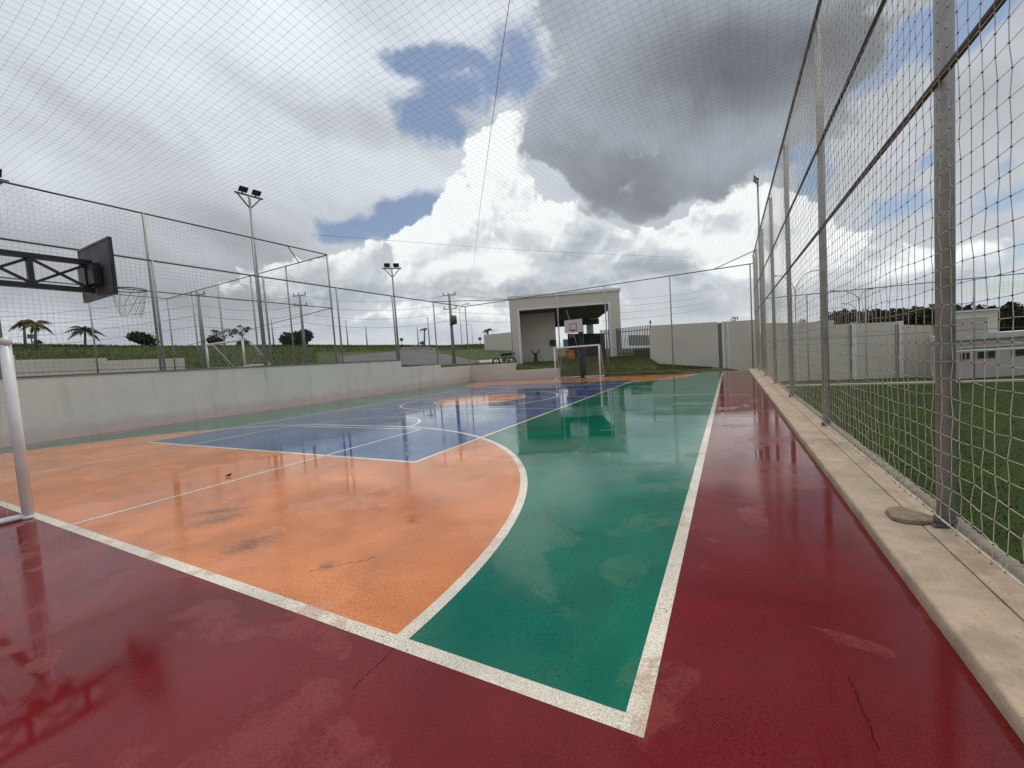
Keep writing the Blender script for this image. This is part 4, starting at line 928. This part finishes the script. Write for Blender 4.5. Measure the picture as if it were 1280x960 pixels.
tree(178, 98, 36, 414, 431, 'dome shaped dark tree on the ridge right of the dark palm')
tree(375.5, 96, 46, 413, 432, 'widest round dark tree on the ridge behind the concrete pole', n=2000)
tree(270, 100, 22, 418, 431, 'low dark tree behind the small goal on the sand court')
tree(305, 105, 22, 422, 431, 'low dark bush right of the sand court goal')
tree(48, 100, 11, 424, 432, 'tiny round dark bush beside the orange palms', n=500)
tree(528, 95, 9, 425, 431, 'tiny bush under the small palm', n=300)
def bare_tree(px, D, top, bot, w, label):
    t = atD(px, top, D); b = atD(px, bot, D); Ht = t[2]-b[2]; W = w/F*np.dot(b-EYE, -RC[:, 2])*.5
    o = empty('bare_tree', b, label, 'tree', 'thin leafed trees on the ridge'); z0 = hz(b[0], b[1])-.2
    MB().tube([(b[0], b[1], z0), (b[0]+.05*W, b[1], b[2]+Ht*.5)], .12, 6, .07).build('trunk', M['bark'], o); ends = []
    for k in range(9):
        a = 2*pi*k/9; e = np.array([b[0]+W*cos(a)*(.5+.5*rng.random()), b[1]+W*sin(a), b[2]+Ht*(.65+.35*rng.random())]); ends.append(e)
        MB().tube([(b[0]+.05*W, b[1], b[2]+Ht*(.35+.15*rng.random())), e], .06, 5, .02).build('limb', M['bark'], o)
    V, q = leaf_cloud(ends, [W*.35]*9, 260, .16); np_mesh('crown', V, q, M['leaf_m'], o)
bare_tree(281, 92, 413, 430, 22, 'sparse thin tree behind the left post of the sand court goal')
bare_tree(304, 88, 409, 430, 16, 'sparse thin tree behind the right post of the sand court goal')
def palm(px, D, top, bot, wpx, label, leaf='leaf_m', n=16, droop=1., lean=0.):
    b = atD(px, bot, D); t = atD(px+lean, top, D); dep = np.dot(b-EYE, -RC[:, 2]); W = wpx/F*dep*.5; g = hz(b[0], b[1])
    o = empty('palm_tree', (b[0], b[1], g), label, 'palm tree', 'palms on the ridge')
    hub = np.array([t[0], t[1], t[2]-W*.35]); MB().tube([(b[0], b[1], g-.3), tuple((b+hub)/2+np.array([.1, 0, 0])), tuple(hub)], .17, 8, .10).build('trunk', M['bark'], o, True)
    for k in range(n):
        a = 2*pi*k/n+rng.random()*.4; el = radians(5+68*rng.random()); L = W*(.72+.3*rng.random()); mb = MB(); prev = None
        for i in range(9):
            s = i/8; r_ = L*s*cos(el*(1-s*.3)); z = L*(s*sin(el)-droop*.75*s*s)
            c = hub+np.array([cos(a)*r_, sin(a)*r_, z]); side = np.array([-sin(a), cos(a), 0.])
            if prev is not None:
                w_ = W*.20*sin(pi*min(.97, s*.85+.12))
                for sg in (-1, 1):
                    tip = (prev+c)/2+side*sg*w_+np.array([0, 0, -w_*.7]); mb.add([prev, c, tip], [(0, 1, 2)])
                    tip2 = c+side*sg*w_*.8+np.array([0, 0, -w_*.9]); mb.add([(prev+c)/2, c+(c-prev)*.3, tip2], [(0, 1, 2)])
            prev = c
        mb.build('frond', M[leaf], o)
palm(31, 85, 398, 431, 32, 'orange brown palm, left one of the leaning pair', 'leaf_o', 17, 1.2, -2)
palm(43.5, 82, 397, 431, 42, 'orange brown palm, right one of the leaning pair', 'leaf_o', 18, 1.2, 0)
palm(105.5, 85, 405, 431, 44, 'dark green palm with a wide drooping crown at left', 'leaf_d', 18, 1.1)
palm(530, 80, 409, 431, 16, 'small palm left of the transformer pole', 'leaf_m', 11, 1.2)
palm(609.5, 85, 409, 430, 22, 'small palm just left of the pavilion', 'leaf_m', 13, 1.2)
# hedge line on the ridge, wooded hill on the right
hb = [on_ground(x, 433.5) for x in range(-20, 640, 6)]
V, q = leaf_cloud([(p[0], p[1], hz(p[0], p[1])-.1) for p in hb], [.9]*len(hb), 3500, .22, .35); tag(np_mesh('ridge_scrub', V, q, M['leaf_d']), 'low dark scrub along the top of the grassy ridge', 'scrub', kind='stuff')
cs, rs = [], []
for k in range(170):
    px = 1036+255*rng.random(); D = 150+60*rng.random(); r_ = 2.2+2.2*rng.random(); yy = np.interp(px, [1036, 1060, 1110, 1175, 1290], [399, 398, 398, 394, 397])+3*rng.random()
    p = atD(px, yy, D); cs.append(tuple(p)); rs.append(r_)
    cs.append((p[0], p[1], p[2]-3.5)); rs.append(r_*1.2)
V, q = leaf_cloud(cs, rs, 26000, .75, .8); tag(np_mesh('wooded_hill', V, q, M['leaf_h']), 'dark wooded hillside beyond the wall at right', 'woodland', kind='stuff')
tree(1264, 60, 40, 376, 430, 'big dark leafy tree behind the low building at far right', n=3500, lobes=14, group=None)
tree(918, 45, 18, 394.5, 403, 'small dark treetop showing above the beige wall', n=600, group=None)
for px in (947, 1003): tree(px, 60, 16, 398, 406, 'dark treetop above the wall %s' % ('by the corner post' if px < 960 else 'right of the tallest street lamp'), n=500, group=None)

# ------------------------------------------------------------------ small things on the court
pc = gnd(1143, 646, .12)
vs = []; rk = random.Random(3)
ring = [gnd(x, y, .086) for x, y in [(1106, 642), (1111, 637.5), (1122, 636.5), (1136, 639), (1152, 643.5), (1168, 648), (1178, 652), (1166, 656), (1148, 656.5), (1130, 655), (1115, 651)]]; n = len(ring); pc = sum(ring)/n
for z, s, jit in [(0, .97, 0), (.010, 1.0, 0), (.024, .96, 1), (.030, .80, 1)]:
    for q in ring: w_ = pc+(q-pc)*s; vs.append((w_[0], w_[1], +.0855+z*(1.2 if q[0] < pc[0] else .8)+jit*rk.uniform(-.004, .004)))
fs = [tuple(reversed(range(n)))]+[(i*n+j, i*n+(j+1) % n, (i+1)*n+(j+1) % n, (i+1)*n+j) for i in range(3) for j in range(n)]+[tuple(3*n+j for j in range(n))]
tag(MB().add(vs, fs).build('concrete_chunk', M['chunk']), 'flat broken slab of concrete lying on the kerb by the nearest post', 'rubble')
lp = gnd(286, 596); mb = MB(); 
mb.add([(lp[0]-.045, lp[1]-.02, .014), (lp[0]-.006, lp[1]-.04, .035), (lp[0]+.05, lp[1]+.006, .02), (lp[0]+.012, lp[1]+.04, .05), (lp[0], lp[1], .008)], [(0, 1, 4), (1, 2, 4), (2, 3, 4), (3, 0, 4), (0, 1, 3), (1, 2, 3)])
tag(mb.build('dead_leaf', M['rubber']), 'dark curled dead leaf lying on the wet orange paint', 'leaf')

M['crack'] = mat('dark_paint_crack', (.02, .004, .004), .95, spec=.05)
for pts in ([(492, 811), (478, 826), (455, 846), (440, 862)], [(1062, 846), (1072, 872), (1086, 905), (1099, 938)]):
    P0_ = [gnd(*q) for q in pts]; rk = random.Random(9); P = []; vs = []
    for i in range(31):
        t = i/10; k = min(2, int(t)); q = P0_[k]+(P0_[k+1]-P0_[k])*(t-k); P.append(q+np.array([rk.uniform(-.005, .005), rk.uniform(-.005, .005), 0]))
    for i, q in enumerate(P):
        d = P[min(i+1, 30)]-P[max(i-1, 0)]; d /= np.linalg.norm(d); s = np.array([-d[1], d[0], 0])*rk.uniform(.0008, .0026)
        vs += [tuple(q+s+[0, 0, .0004]), tuple(q-s+[0, 0, .0004])]
    MB().add(vs, [(2*i, 2*i+1, 2*i+3, 2*i+2) for i in range(30)]).build('floor_crack', M['crack'])['kind'] = 'structure'
